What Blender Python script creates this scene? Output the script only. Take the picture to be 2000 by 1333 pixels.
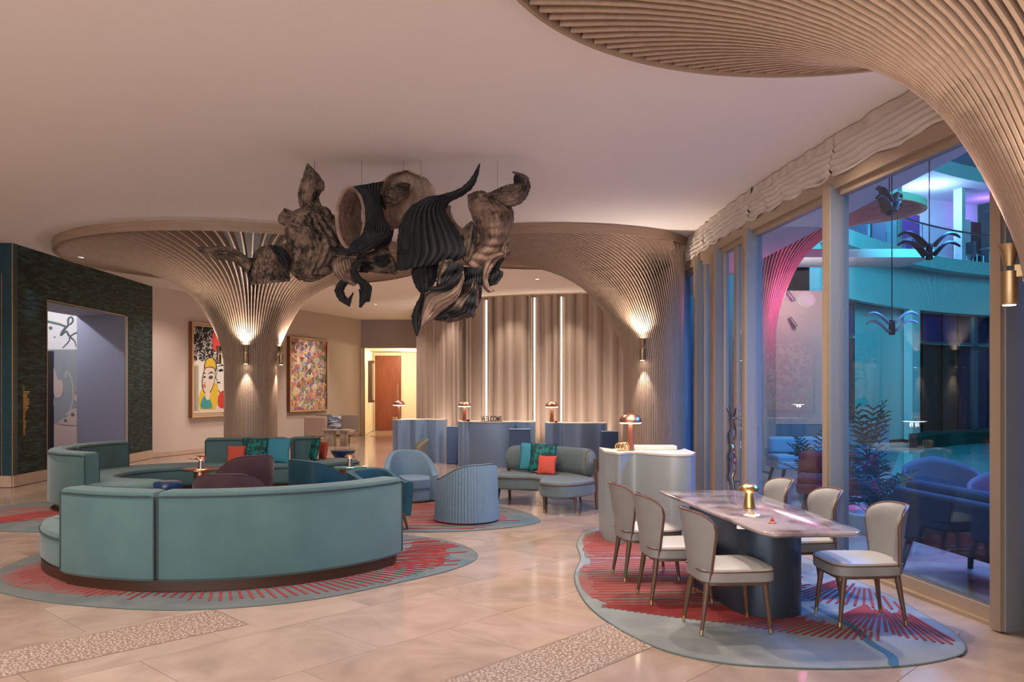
import bpy, math, random
from mathutils import Vector, Matrix
random.seed(7)
PI = math.pi
scene = bpy.context.scene
COL = scene.collection
for o in list(bpy.data.objects):
    bpy.data.objects.remove(o, do_unlink=True)

# ------------------------------------------------------------------ camera
FPX, HOR, EYE = 1600.0, 760.0, 1.75
cam_d = bpy.data.cameras.new('camera')
cam_d.sensor_width = 36.0
cam_d.lens = 36.0 * FPX / 2000.0
cam_d.shift_y = (HOR - 666.5) / 2000.0
cam_d.clip_end = 200
cam = bpy.data.objects.new('camera', cam_d)
cam.location = (0, 0, EYE)
cam.rotation_euler = (PI / 2, 0, 0)
COL.objects.link(cam)
scene.camera = cam

# ------------------------------------------------------------------ world, exposure
w = bpy.data.worlds.new('dusk_sky')
scene.world = w
w.use_nodes = True
bg = w.node_tree.nodes['Background']
bg.inputs[0].default_value = (0.10, 0.30, 0.55, 1)
bg.inputs[1].default_value = 0.22
vs = scene.view_settings
vs.view_transform = 'Standard'
vs.look = 'None'
vs.exposure = 0.0
vs.gamma = 1.0
vs.use_curve_mapping = False

WARM = (1.0, 0.83, 0.70)
def spot(loc, power, angle=100, blend=0.8, color=WARM, aim=None, size=0.06, name='downlight_beam'):
    d = bpy.data.lights.new(name, 'SPOT')
    d.energy = power; d.spot_size = math.radians(angle); d.spot_blend = blend
    d.color = color; d.shadow_soft_size = size
    o = bpy.data.objects.new(name, d); o.location = loc
    if aim is not None:
        o.rotation_euler = (Vector(aim) - Vector(loc)).to_track_quat('-Z', 'Y').to_euler()
    COL.objects.link(o)
    return o
def point(loc, power, color=WARM, size=0.05, name='lamp_light'):
    d = bpy.data.lights.new(name, 'POINT')
    d.energy = power; d.color = color; d.shadow_soft_size = size
    o = bpy.data.objects.new(name, d); o.location = loc
    COL.objects.link(o)
    return o
def area(loc, aim, sx, sy, power, color, name='panel_light'):
    d = bpy.data.lights.new(name, 'AREA')
    d.shape = 'RECTANGLE'; d.size = sx; d.size_y = sy; d.energy = power; d.color = color
    o = bpy.data.objects.new(name, d); o.location = loc
    o.rotation_euler = (Vector(aim) - Vector(loc)).to_track_quat('-Z', 'Y').to_euler()
    COL.objects.link(o)
    return o
CEIL = 4.35
DL = 400
# added soft fill behind the camera, standing in for an unseen entrance hall
area((-4.0, -4.9, 2.3), (-3.6, 12.0, 2.2), 11.0, 3.4, 720, (1.0, 0.95, 0.92), 'entrance_glow')
# downlights with fittings over reception, plus added fill spots without fittings nearer the camera
REAL_AND_FILL_SPOTS = [(-2.6, 5.0, 1.1), (-5.4, 6.2, 1.0), (-2.6, 1.5, 1.0), (-6.5, 2.0, 1.0), (0.2, 2.6, 0.8),
              (-7.2, 9.6, 1.0), (-0.2, 11.4, 1.0), (1.7, 9.4, 0.9), (-3.2, 11.6, 1.0), (0.3, 8.0, 0.9), (1.7, 7.2, 0.9),
              (-8.0, 12.4, 0.9), (-1.0, 17.6, 1.2), (-3.3, 19.8, 1.3), (0.6, 19.4, 1.2), (2.2, 18.2, 0.9),
              (-5.9, 21.6, 1.1), (-4.2, 25.2, 1.5), (-7.8, 20.4, 0.8), (2.6, 7.6, 0.6), (-9.5, 5.0, 1.0)]
for (x, y, k) in REAL_AND_FILL_SPOTS:
    spot((x, y, CEIL - 0.02), DL * k, 125, 0.9)
# wall washers for the two pictures and the folded wall behind reception
spot((-6.6, 23.0, CEIL - 0.02), 240, 62, 0.7, aim=(-8.3, 23.1, 1.7))
spot((-5.2, 26.3, CEIL - 0.02), 240, 62, 0.7, aim=(-6.8, 27.4, 1.7))
for x, y in ((-2.1, 23.4), (-0.2, 21.9), (1.4, 21.3)):
    spot((x, y, CEIL - 0.02), 260, 70, 0.9, aim=(x + 0.1, y + 1.0, 1.2))
for x, y in ((-2.45, 23.6), (-1.35, 22.3), (-.2, 21.5), (.9, 21.0), (2.0, 20.7)):
    spot((x, y, .12), 150, 95, 0.9, aim=(x + .35, y + 1.6, 1.9), name='floor_uplight')
# cool accent spots on the green wall
spot((-7.9, 15.2, CEIL - 0.02), 200, 26, 0.9, color=(0.6, 0.8, 1.0), aim=(-8.95, 15.25, 3.3))
# light inside the passage behind the green wall and in the far corridor
point((-11.2, 18.0, 4.25), 210, (0.86, 0.88, 1.0), 0.06, 'passage_light')
point((-4.35, 32.6, 3.2), 330, (1.0, 0.82, 0.56), 0.25, 'corridor_light')
# evening light of the courtyard: cyan floods, magenta accents
area((6.6, 9.5, 5.6), (3.4, 8.0, 0.8), 5.0, 2.0, 1100, (0.06, 0.32, 1.0), 'courtyard_flood')
area((9.0, 15.0, 9.5), (14.5, 28.0, 4.0), 5.0, 5.0, 2300, (0.06, 0.60, 0.78), 'facade_flood')

# ------------------------------------------------------------------ pixel to place
def F(px, py, z=0.0):
    d = FPX * (EYE - z) / (py - HOR)
    return Vector(((px - 1000.0) * d / FPX, d, z))
def at(px, py, d):
    return Vector(((px - 1000.0) * d / FPX, d, EYE + (HOR - py) * d / FPX))

# ------------------------------------------------------------------ materials
M = {}
def nodes_of(m):
    nt = m.node_tree
    return nt, nt.nodes['Principled BSDF']
def mat(name, col, rough=0.6, metal=0.0, noise=None, bump=None, coat=0.0, sheen=0.0, emit=None, spec=None, scale3=None):
    """noise=(scale, colour2, detail, lo, hi); bump=(scale, strength)"""
    m = bpy.data.materials.new(name); m.use_nodes = True
    nt, b = nodes_of(m)
    b.inputs['Base Color'].default_value = (*col, 1)
    b.inputs['Roughness'].default_value = rough
    b.inputs['Metallic'].default_value = metal
    b.inputs['Coat Weight'].default_value = coat
    b.inputs['Sheen Weight'].default_value = sheen
    if spec is not None: b.inputs['Specular IOR Level'].default_value = spec
    if emit:
        b.inputs['Emission Color'].default_value = (*emit[0], 1)
        b.inputs['Emission Strength'].default_value = emit[1]
    if noise or bump:
        tc = nt.nodes.new('ShaderNodeTexCoord')
        mp = nt.nodes.new('ShaderNodeMapping')
        if scale3: mp.inputs['Scale'].default_value = scale3
        nt.links.new(tc.outputs['Object'], mp.inputs[0])
    if noise:
        n = nt.nodes.new('ShaderNodeTexNoise'); n.inputs['Scale'].default_value = noise[0]
        n.inputs['Detail'].default_value = noise[2]
        r = nt.nodes.new('ShaderNodeValToRGB')
        r.color_ramp.elements[0].position = noise[3]; r.color_ramp.elements[0].color = (*col, 1)
        r.color_ramp.elements[1].position = noise[4]; r.color_ramp.elements[1].color = (*noise[1], 1)
        nt.links.new(mp.outputs[0], n.inputs['Vector'])
        nt.links.new(n.outputs['Fac'], r.inputs[0]); nt.links.new(r.outputs[0], b.inputs['Base Color'])
    if bump:
        n2 = nt.nodes.new('ShaderNodeTexNoise'); n2.inputs['Scale'].default_value = bump[0]; n2.inputs['Detail'].default_value = 4
        bp = nt.nodes.new('ShaderNodeBump'); bp.inputs['Strength'].default_value = bump[1]; bp.inputs['Distance'].default_value = 0.02
        nt.links.new(mp.outputs[0], n2.inputs['Vector'])
        nt.links.new(n2.outputs['Fac'], bp.inputs['Height']); nt.links.new(bp.outputs[0], b.inputs['Normal'])
    M[name] = m
    return m
def emis(name, col, s):
    m = bpy.data.materials.new(name); m.use_nodes = True
    nt, b = nodes_of(m)
    b.inputs['Base Color'].default_value = (*col, 1)
    b.inputs['Emission Color'].default_value = (*col, 1); b.inputs['Emission Strength'].default_value = s
    M[name] = m
    return m

mat('ceiling_paint', (0.85, 0.785, 0.75), 0.9)
mat('plaster_warm', (0.62, 0.53, 0.48), 0.85, noise=(180, (0.56, 0.47, 0.43), 3, .3, .7), bump=(260, .06))
mat('plaster_mauve', (0.36, 0.30, 0.31), 0.85)
mat('plaster_cream', (0.75, 0.66, 0.50), 0.85)
mat('wall_dim', (0.45, 0.36, 0.30), 0.9)
mat('lavender_panel', (0.25, 0.26, 0.34), 0.55, bump=(60, .05), scale3=(1, 1, 8))
mat('stone_skirting', (0.58, 0.42, 0.34), 0.35, noise=(6, (0.48, 0.35, 0.28), 4, .3, .7))
mat('green_wall', (0.004, 0.011, 0.012), 0.6, noise=(3.2, (0.028, 0.078, 0.070), 6, .44, .68), bump=(5, .6), scale3=(1.0, 1.0, 6.5), spec=.25)
mat('teal_wall', (0.008, 0.035, 0.04), 0.5, noise=(5, (0.010, 0.062, 0.095), 6, .30, .66), bump=(5, .4), scale3=(1.0, 1.0, 9))
mat('brass', (0.50, 0.36, 0.20), 0.45, 1.0)
mat('gold', (0.75, 0.50, 0.20), 0.28, 1.0)
mat('copper', (0.62, 0.30, 0.19), 0.32, 1.0)
mat('chrome', (0.5, 0.45, 0.42), 0.2, 1.0)
mat('fin_wood', (0.50, 0.36, 0.265), 0.5, noise=(3, (0.43, 0.30, 0.215), 5, .3, .7), scale3=(6, 6, .6))
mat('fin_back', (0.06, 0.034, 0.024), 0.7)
mat('rim_wood', (0.40, 0.28, 0.20), 0.5, noise=(4, (0.33, 0.22, 0.15), 5, .3, .7), scale3=(.5, .5, 8))
mat('fold_panel', (0.34, 0.26, 0.21), 0.38, 0.35, bump=(60, .03), scale3=(1, 1, .05))
mat('desk_blue', (0.20, 0.30, 0.47), 0.36, 0.1)
mat('desk_navy', (0.055, 0.11, 0.24), 0.4, 0.1)
mat('desk_white', (0.30, 0.335, 0.345), 0.35, 0.1)
mat('desk_top', (0.66, 0.58, 0.50), 0.3)
mat('door_wood', (0.15, 0.036, 0.016), 0.35, noise=(3, (0.23, 0.062, 0.026), 6, .3, .7), scale3=(5, 5, .5))
mat('lamp_wood', (0.12, 0.03, 0.015), 0.35, noise=(4, (0.18, 0.05, 0.025), 5, .3, .7), scale3=(8, 8, 1))
mat('walnut', (0.085, 0.045, 0.025), 0.4, noise=(4, (0.13, 0.07, 0.04), 5, .3, .7), scale3=(8, 8, 1))
mat('plinth_wood', (0.05, 0.022, 0.01), 0.45)
mat('velvet_teal', (0.048, 0.118, 0.128), 0.75, noise=(2.2, (0.072, 0.155, 0.160), 6, .35, .75), bump=(300, .05), sheen=0.25)
mat('piping_dark', (0.03, 0.055, 0.06), 0.7)
mat('maroon_velvet', (0.055, 0.022, 0.033), 0.7, noise=(5, (0.085, 0.036, 0.05), 4, .3, .7), sheen=0.12)
mat('petrol_velvet', (0.0, 0.05, 0.085), 0.6, noise=(5, (0.0, 0.085, 0.13), 4, .3, .7), sheen=0.08)
mat('sky_fabric', (0.12, 0.20, 0.28), 0.7, noise=(40, (0.15, 0.245, 0.33), 3, .3, .7), sheen=0.2)
mat('grey_fabric', (0.09, 0.125, 0.135), 0.75, noise=(40, (0.115, 0.155, 0.165), 3, .3, .7), sheen=0.2)
mat('navy_lacquer', (0.012, 0.045, 0.13), 0.3, coat=0.3)
mat('coral', (0.55, 0.075, 0.045), 0.8, bump=(120, .15))
mat('jade', (0.0, 0.17, 0.15), 0.75, noise=(14, (0.005, 0.045, 0.05), 2, .45, .52))
mat('aqua_blue', (0.035, 0.24, 0.33), 0.75, bump=(90, .12))
mat('stripe_blue', (0.5, 0.5, 0.5), 0.8, noise=(3, (0.01, 0.05, 0.16), 2, .45, .55), scale3=(1, 1, 9))
mat('leather_grey', (0.235, 0.23, 0.225), 0.5, noise=(8, (0.265, 0.26, 0.255), 3, .3, .7), bump=(150, .04))
mat('leather_white', (0.43, 0.425, 0.42), 0.45)
mat('piping_brown', (0.13, 0.055, 0.03), 0.5)
mat('olive_fabric', (0.36, 0.35, 0.26), 0.7)
mat('pink_fabric', (0.42, 0.30, 0.26), 0.8, bump=(200, .05))
mat('taupe_fabric', (0.25, 0.20, 0.17), 0.8)
mat('marble_table', (0.40, 0.33, 0.315), 0.10, noise=(3.0, (0.13, 0.085, 0.085), 10, .46, .62), coat=0.4)
mat('stone_slab', (0.40, 0.33, 0.27), 0.4, noise=(5, (0.22, 0.17, 0.13), 6, .35, .7))
mat('pedestal_blue', (0.045, 0.065, 0.095), 0.38, 0.5)
mat('glass_green', (0.05, 0.22, 0.20), 0.08, coat=1.0)
mat('frame_bronze', (0.40, 0.30, 0.21), 0.4, 0.35)
mat('mullion_grey', (0.25, 0.27, 0.30), 0.42, 0.2)
mat('blind_fabric', (0.62, 0.54, 0.47), 0.9, bump=(220, .06))
mat('art_frame', (0.20, 0.065, 0.022), 0.4)
mat('art_fillet', (0.62, 0.40, 0.22), 0.4)
mat('floor_base', (0.30, 0.22, 0.17), 0.5)
mat('pebble', (0.30, 0.22, 0.18), 0.5, noise=(30, (0.47, 0.365, 0.30), 3, .3, .7))
mat('grout_dark', (0.22, 0.16, 0.125), 0.8)
mat('rug_red', (0.27, 0.03, 0.03), 0.95)
mat('rug_edge', (0.10, 0.13, 0.13), 0.95)
for n_, c_ in (('ink_black', (0.012, 0.012, 0.015)), ('ink_white', (0.82, 0.80, 0.76)), ('ink_skin', (0.78, 0.66, 0.58)), ('ink_yellow', (0.75, 0.52, 0.05)),
               ('ink_red', (0.62, 0.05, 0.04)), ('ink_teal', (0.05, 0.33, 0.33)), ('ink_cream', (0.72, 0.62, 0.48)), ('ink_grey', (0.28, 0.30, 0.31)), ('ink_slate', (0.12, 0.16, 0.17)),
               ('ink_rose', (0.58, 0.44, 0.38)), ('ink_lip', (0.6, 0.22, 0.12))):
    mat(n_, c_, 0.6)
emis('lamp_glow', (1.0, 0.86, 0.66), 14)
emis('strip_glow', (1.0, 0.84, 0.68), 2.2)
emis('sconce_glow', (1.0, 0.82, 0.6), 30)
emis('ceil_spot_glow', (1.0, 0.8, 0.6), 6)
# outdoors
mat('facade_white', (0.60, 0.66, 0.68), 0.8)
mat('soffit_white', (0.55, 0.60, 0.62), 0.8)
mat('dark_pane', (0.012, 0.012, 0.05), 0.15, coat=0.3)
mat('brown_pane', (0.045, 0.032, 0.028), 0.25)
mat('violet_pane', (0.07, 0.03, 0.16), 0.3)
mat('curtain_blue', (0.08, 0.22, 0.32), 0.8)
mat('terrace_rug', (0.10, 0.03, 0.09), 0.9, noise=(3, (0.16, 0.03, 0.08), 4, .3, .7))
mat('terrace_stone', (0.20, 0.20, 0.22), 0.4)
mat('navy_sofa', (0.006, 0.009, 0.03), 0.8)
mat('letter_bronze', (0.02, 0.012, 0.008), 0.5)
mat('wicker', (0.065, 0.085, 0.10), 0.7, bump=(90, .4))
mat('pale_cushion', (0.45, 0.52, 0.54), 0.8)
mat('leaf', (0.015, 0.045, 0.03), 0.5)
mat('hedge', (0.012, 0.03, 0.025), 0.8, bump=(30, .6))
mat('bird_bronze', (0.06, 0.055, 0.05), 0.4, 0.4)
mat('bird_brown', (0.16, 0.10, 0.06), 0.45, 0.2)
mat('bird_pale', (0.42, 0.44, 0.46), 0.45)
mat('steel', (0.35, 0.38, 0.40), 0.3, 0.9)
mat('planter', (0.30, 0.33, 0.34), 0.6)
mat('water', (0.10, 0.36, 0.40), 0.05)
emis('balcony_glow', (0.62, 0.72, 1.0), 4.0)
emis('pink_glow', (1.0, 0.10, 0.45), 2.0)

def marble_floor():
    m = bpy.data.materials.new('floor_marble'); m.use_nodes = True; nt, b = nodes_of(m)
    oi = nt.nodes.new('ShaderNodeObjectInfo'); geo = nt.nodes.new('ShaderNodeNewGeometry')
    add = nt.nodes.new('ShaderNodeVectorMath'); add.operation = 'MULTIPLY_ADD'
    comb = nt.nodes.new('ShaderNodeCombineXYZ')
    nt.links.new(oi.outputs['Random'], comb.inputs[0]); nt.links.new(oi.outputs['Random'], comb.inputs[1])
    add.inputs[1].default_value = (40, 40, 40)
    nt.links.new(comb.outputs[0], add.inputs[0]); nt.links.new(geo.outputs['Position'], add.inputs[2])
    n = nt.nodes.new('ShaderNodeTexNoise'); n.inputs['Scale'].default_value = 1.6; n.inputs['Detail'].default_value = 9; n.inputs['Distortion'].default_value = 1.6
    nt.links.new(add.outputs[0], n.inputs['Vector'])
    r = nt.nodes.new('ShaderNodeValToRGB')
    e = r.color_ramp.elements
    e[0].position = .30; e[0].color = (0.315, 0.23, 0.185, 1)
    e[1].position = .70; e[1].color = (0.45, 0.34, 0.275, 1)
    v = e.new(.50); v.color = (0.385, 0.287, 0.23, 1)
    nt.links.new(n.outputs['Fac'], r.inputs[0])
    hs = nt.nodes.new('ShaderNodeHueSaturation')
    mr = nt.nodes.new('ShaderNodeMapRange'); mr.inputs[3].default_value = .93; mr.inputs[4].default_value = 1.06
    nt.links.new(oi.outputs['Random'], mr.inputs[0]); nt.links.new(mr.outputs[0], hs.inputs['Value'])
    nt.links.new(r.outputs[0], hs.inputs['Color']); nt.links.new(hs.outputs[0], b.inputs['Base Color'])
    b.inputs['Roughness'].default_value = 0.13
    b.inputs['Specular IOR Level'].default_value = 0.6
    M['floor_marble'] = m
marble_floor()

def glass_mat(name, tint, ior):
    m = bpy.data.materials.new(name); m.use_nodes = True
    nt = m.node_tree; nt.nodes.clear()
    out = nt.nodes.new('ShaderNodeOutputMaterial'); mix = nt.nodes.new('ShaderNodeMixShader')
    tr = nt.nodes.new('ShaderNodeBsdfTransparent'); tr.inputs[0].default_value = (*tint, 1)
    gl = nt.nodes.new('ShaderNodeBsdfGlossy'); gl.inputs['Roughness'].default_value = 0.0
    gl.inputs['Color'].default_value = (0.75, 0.85, 1.0, 1)
    # thin-pane Schlick reflectance, the same from both sides
    geo = nt.nodes.new('ShaderNodeNewGeometry')
    dot = nt.nodes.new('ShaderNodeVectorMath'); dot.operation = 'DOT_PRODUCT'
    nt.links.new(geo.outputs['Normal'], dot.inputs[0]); nt.links.new(geo.outputs['Incoming'], dot.inputs[1])
    ab = nt.nodes.new('ShaderNodeMath'); ab.operation = 'ABSOLUTE'; nt.links.new(dot.outputs['Value'], ab.inputs[0])
    om = nt.nodes.new('ShaderNodeMath'); om.operation = 'SUBTRACT'; om.inputs[0].default_value = 1.0; nt.links.new(ab.outputs[0], om.inputs[1])
    pw = nt.nodes.new('ShaderNodeMath'); pw.operation = 'POWER'; pw.inputs[1].default_value = 5.0; nt.links.new(om.outputs[0], pw.inputs[0])
    r0 = ((ior - 1) / (ior + 1)) ** 2
    fr = nt.nodes.new('ShaderNodeMath'); fr.operation = 'MULTIPLY_ADD'; fr.inputs[1].default_value = 1 - r0; fr.inputs[2].default_value = r0
    nt.links.new(pw.outputs[0], fr.inputs[0])
    nt.links.new(fr.outputs[0], mix.inputs[0]); nt.links.new(tr.outputs[0], mix.inputs[1]); nt.links.new(gl.outputs[0], mix.inputs[2])
    nt.links.new(mix.outputs[0], out.inputs[0])
    M[name] = m
glass_mat('window_glass', (0.82, 0.92, 0.97), 1.5)
glass_mat('rail_glass', (0.85, 0.94, 0.96), 1.3)

def rug_mat(name, c1, c2, c3, sc):
    m = bpy.data.materials.new(name); m.use_nodes = True; nt, b = nodes_of(m)
    tc = nt.nodes.new('ShaderNodeTexCoord')
    n = nt.nodes.new('ShaderNodeTexNoise'); n.inputs['Scale'].default_value = sc; n.inputs['Detail'].default_value = 2; n.inputs['Distortion'].default_value = 1.2
    r = nt.nodes.new('ShaderNodeValToRGB'); e = r.color_ramp.elements
    e[0].position = .38; e[0].color = (*c1, 1); e[1].position = .66; e[1].color = (*c3, 1)
    k = e.new(.52); k.color = (*c2, 1)
    nt.links.new(tc.outputs['Object'], n.inputs['Vector']); nt.links.new(n.outputs['Fac'], r.inputs[0]); nt.links.new(r.outputs[0], b.inputs['Base Color'])
    b.inputs['Roughness'].default_value = .95
    n2 = nt.nodes.new('ShaderNodeTexNoise'); n2.inputs['Scale'].default_value = 220
    bp = nt.nodes.new('ShaderNodeBump'); bp.inputs['Strength'].default_value = .35; bp.inputs['Distance'].default_value = .01
    nt.links.new(tc.outputs['Object'], n2.inputs['Vector']); nt.links.new(n2.outputs['Fac'], bp.inputs['Height']); nt.links.new(bp.outputs[0], b.inputs['Normal'])
    M[name] = m
rug_mat('rug_blue', (0.175, 0.20, 0.21), (0.235, 0.255, 0.26), (0.14, 0.205, 0.235), 0.9)
rug_mat('rug_grey', (0.10, 0.12, 0.125), (0.135, 0.15, 0.15), (0.075, 0.125, 0.14), 0.9)
rug_mat('rug_wash', (0.22, 0.075, 0.07), (0.19, 0.10, 0.095), (0.15, 0.14, 0.14), 1.1)

def uv_streak(name, c1, c2, lo, hi, sc):
    m = mat(name, c1, 0.85); nt, b = nodes_of(m)
    tc = nt.nodes.new('ShaderNodeTexCoord'); mp = nt.nodes.new('ShaderNodeMapping'); mp.inputs['Scale'].default_value = sc
    nt.links.new(tc.outputs['UV'], mp.inputs[0])
    n = nt.nodes.new('ShaderNodeTexNoise'); n.inputs['Scale'].default_value = 1.0; n.inputs['Detail'].default_value = 9; n.inputs['Roughness'].default_value = .65; n.inputs['Distortion'].default_value = .6
    n3 = nt.nodes.new('ShaderNodeTexNoise'); n3.inputs['Scale'].default_value = 7; n3.inputs['Detail'].default_value = 6
    nt.links.new(mp.outputs[0], n.inputs['Vector']); nt.links.new(tc.outputs['Object'], n3.inputs['Vector'])
    mx = nt.nodes.new('ShaderNodeMath'); mx.operation = 'MULTIPLY_ADD'; mx.inputs[1].default_value = .55
    h = nt.nodes.new('ShaderNodeMath'); h.operation = 'MULTIPLY'; h.inputs[1].default_value = .45
    nt.links.new(n3.outputs['Fac'], h.inputs[0]); nt.links.new(n.outputs['Fac'], mx.inputs[0]); nt.links.new(h.outputs[0], mx.inputs[2])
    r = nt.nodes.new('ShaderNodeValToRGB'); r.color_ramp.elements[0].position = lo; r.color_ramp.elements[0].color = (*c1, 1)
    r.color_ramp.elements[1].position = hi; r.color_ramp.elements[1].color = (*c2, 1)
    nt.links.new(mx.outputs[0], r.inputs[0]); nt.links.new(r.outputs[0], b.inputs['Base Color'])
    bp = nt.nodes.new('ShaderNodeBump'); bp.inputs['Strength'].default_value = .8; bp.inputs['Distance'].default_value = .02
    nt.links.new(mx.outputs[0], bp.inputs['Height']); nt.links.new(bp.outputs[0], b.inputs['Normal'])
uv_streak('bark', (0.010, 0.008, 0.007), (0.27, 0.185, 0.135), .41, .60, (16, 11, 1))
uv_streak('bark_tan', (0.04, 0.024, 0.018), (0.34, 0.225, 0.168), .36, .57, (14, 8, 1))
uv_streak('bark_pale', (0.13, 0.082, 0.062), (0.40, 0.275, 0.21), .34, .56, (14, 6, 1))
uv_streak('char', (0.007, 0.008, 0.012), (0.032, 0.032, 0.038), .38, .66, (40, 4, 1))
def abstract_mat():
    m = bpy.data.materials.new('abstract_print'); m.use_nodes = True; nt, b = nodes_of(m)
    tc = nt.nodes.new('ShaderNodeTexCoord')
    n = nt.nodes.new('ShaderNodeTexNoise'); n.inputs['Scale'].default_value = 4.0; n.inputs['Detail'].default_value = 5
    mixv = nt.nodes.new('ShaderNodeVectorMath'); mixv.operation = 'MULTIPLY_ADD'; mixv.inputs[1].default_value = (.35, .35, .35)
    nt.links.new(tc.outputs['Object'], n.inputs['Vector']); nt.links.new(n.outputs['Color'], mixv.inputs[0]); nt.links.new(tc.outputs['Object'], mixv.inputs[2])
    v = nt.nodes.new('ShaderNodeTexVoronoi'); v.inputs['Scale'].default_value = 8.0
    nt.links.new(mixv.outputs[0], v.inputs['Vector'])
    sep = nt.nodes.new('ShaderNodeSeparateColor'); nt.links.new(v.outputs['Color'], sep.inputs[0])
    r = nt.nodes.new('ShaderNodeValToRGB'); r.color_ramp.interpolation = 'LINEAR'; e = r.color_ramp.elements
    cols = [(.02, .02, .03), (.55, .06, .05), (.75, .35, .38), (.16, .07, .30), (.80, .76, .66), (.72, .45, .06), (.10, .22, .45), (.62, .16, .08), (.82, .80, .74), (.10, .30, .16)]
    e[0].position = 0; e[0].color = (*cols[0], 1); e[1].position = .1; e[1].color = (*cols[1], 1)
    for i in range(2, 10):
        q = e.new(i / 10); q.color = (*cols[i], 1)
    nt.links.new(sep.outputs[0], r.inputs[0]); nt.links.new(r.outputs[0], b.inputs['Base Color'])
    b.inputs['Roughness'].default_value = .5
    M['abstract_print'] = m
abstract_mat()

# ------------------------------------------------------------------ mesh helpers
class MB:
    def __init__(s): s.v = []; s.f = []
    def box(s, c, d, rz=0.0, taper=1.0):
        b = len(s.v); cz, sz = math.cos(rz), math.sin(rz)
        for k in (-1, 1):
            t = taper if k < 0 else 1.0
            for (i, j) in ((-1, -1), (1, -1), (1, 1), (-1, 1)):
                x, y = i * d[0] / 2 * t, j * d[1] / 2 * t
                s.v.append((c[0] + x * cz - y * sz, c[1] + x * sz + y * cz, c[2] + k * d[2] / 2))
        s.f += [tuple(b + i for i in q) for q in ((3, 2, 1, 0), (4, 5, 6, 7), (0, 1, 5, 4), (1, 2, 6, 5), (2, 3, 7, 6), (3, 0, 4, 7))]
        return s
    def layers(s, rings, cap=True):
        """rings: list of equal-length point loops; quads between, n-gon caps"""
        n = len(rings[0]); b = len(s.v)
        for r in rings: s.v += [tuple(p) for p in r]
        for k in range(len(rings) - 1):
            for i in range(n):
                j = (i + 1) % n
                s.f.append((b + k * n + i, b + k * n + j, b + (k + 1) * n + j, b + (k + 1) * n + i))
        if cap:
            s.f.append(tuple(b + i for i in range(n - 1, -1, -1)))
            s.f.append(tuple(b + (len(rings) - 1) * n + i for i in range(n)))
        return s
    def lathe(s, prof, seg=24, c=(0, 0, 0), sx=1.0, sy=1.0, cap=True):
        rings = [[(c[0] + r * sx * math.cos(2 * PI * i / seg), c[1] + r * sy * math.sin(2 * PI * i / seg), c[2] + z) for i in range(seg)] for r, z in prof]
        return s.layers(rings, cap)
    def tube(s, path, r, seg=8, closed=False, r2=None):
        P = [Vector(p) for p in path]; n = len(P); rings = []
        up = Vector((0, 0, 1)); prev = None
        for i in range(n):
            if closed: t = P[(i + 1) % n] - P[i - 1]
            else: t = P[min(i + 1, n - 1)] - P[max(i - 1, 0)]
            t = t.normalized() if t.length > 1e-9 else Vector((0, 0, 1))
            a = prev if prev is not None else (up if abs(t.z) < .95 else Vector((1, 0, 0)))
            u = (a - t * a.dot(t))
            u = u.normalized() if u.length > 1e-6 else t.orthogonal().normalized()
            prev = u; v = t.cross(u)
            rr = r if r2 is None else r + (r2 - r) * i / (n - 1)
            rings.append([P[i] + (u * math.cos(2 * PI * k / seg) + v * math.sin(2 * PI * k / seg)) * rr for k in range(seg)])
        if closed:
            rings.append(rings[0]); return s.layers(rings, False)
        return s.layers(rings, True)
    def grid(s, rows, closed=False):
        n = len(rows[0]); b = len(s.v)
        for r in rows: s.v += [tuple(p) for p in r]
        for k in range(len(rows) - 1):
            for i in range(n if closed else n - 1):
                j = (i + 1) % n
                s.f.append((b + k * n + i, b + k * n + j, b + (k + 1) * n + j, b + (k + 1) * n + i))
        return s
    def prism(s, poly, z0, z1):
        return s.layers([[(p[0], p[1], z0) for p in poly], [(p[0], p[1], z1) for p in poly]])
    def build(s, name, material, parent=None, smooth=True, bevel=0, solid=0, loc=None, subsurf=0, angle=40):
        me = bpy.data.meshes.new(name)
        me.from_pydata([tuple(p) for p in s.v], [], s.f)
        import bmesh
        bm = bmesh.new(); bm.from_mesh(me); bmesh.ops.recalc_face_normals(bm, faces=bm.faces); bm.to_mesh(me); bm.free()
        me.materials.append(M[material] if isinstance(material, str) else material)
        if smooth:
            me.polygons.foreach_set('use_smooth', [True] * len(me.polygons))
            me.set_sharp_from_angle(angle=math.radians(angle))
        o = bpy.data.objects.new(name, me); COL.objects.link(o)
        if parent is not None: o.parent = parent
        if loc is not None: o.location = loc
        if solid:
            md = o.modifiers.new('thickness', 'SOLIDIFY'); md.thickness = solid; md.offset = 0
        if subsurf:
            md = o.modifiers.new('subdivide', 'SUBSURF'); md.levels = subsurf; md.render_levels = subsurf
        if bevel:
            md = o.modifiers.new('bevel', 'BEVEL'); md.width = bevel; md.segments = 3; md.limit_method = 'ANGLE'
        return o
def tag(o, label=None, cat=None, group=None, kind=None):
    if label: o['label'] = label
    if cat: o['category'] = cat
    if group: o['group'] = group
    if kind: o['kind'] = kind
    return o
def thing(name, label, cat, loc=(0, 0, 0), rz=0.0, group=None):
    o = bpy.data.objects.new(name, None); o.empty_display_size = .1
    COL.objects.link(o); o.location = loc; o.rotation_euler = (0, 0, rz)
    return tag(o, label, cat, group)
def copy_tree(o, parent=None):
    c = o.copy(); COL.objects.link(c); c.parent = parent
    for ch in list(o.children): copy_tree(ch, c)
    return c
def struct(o): o['kind'] = 'structure'; return o
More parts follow.
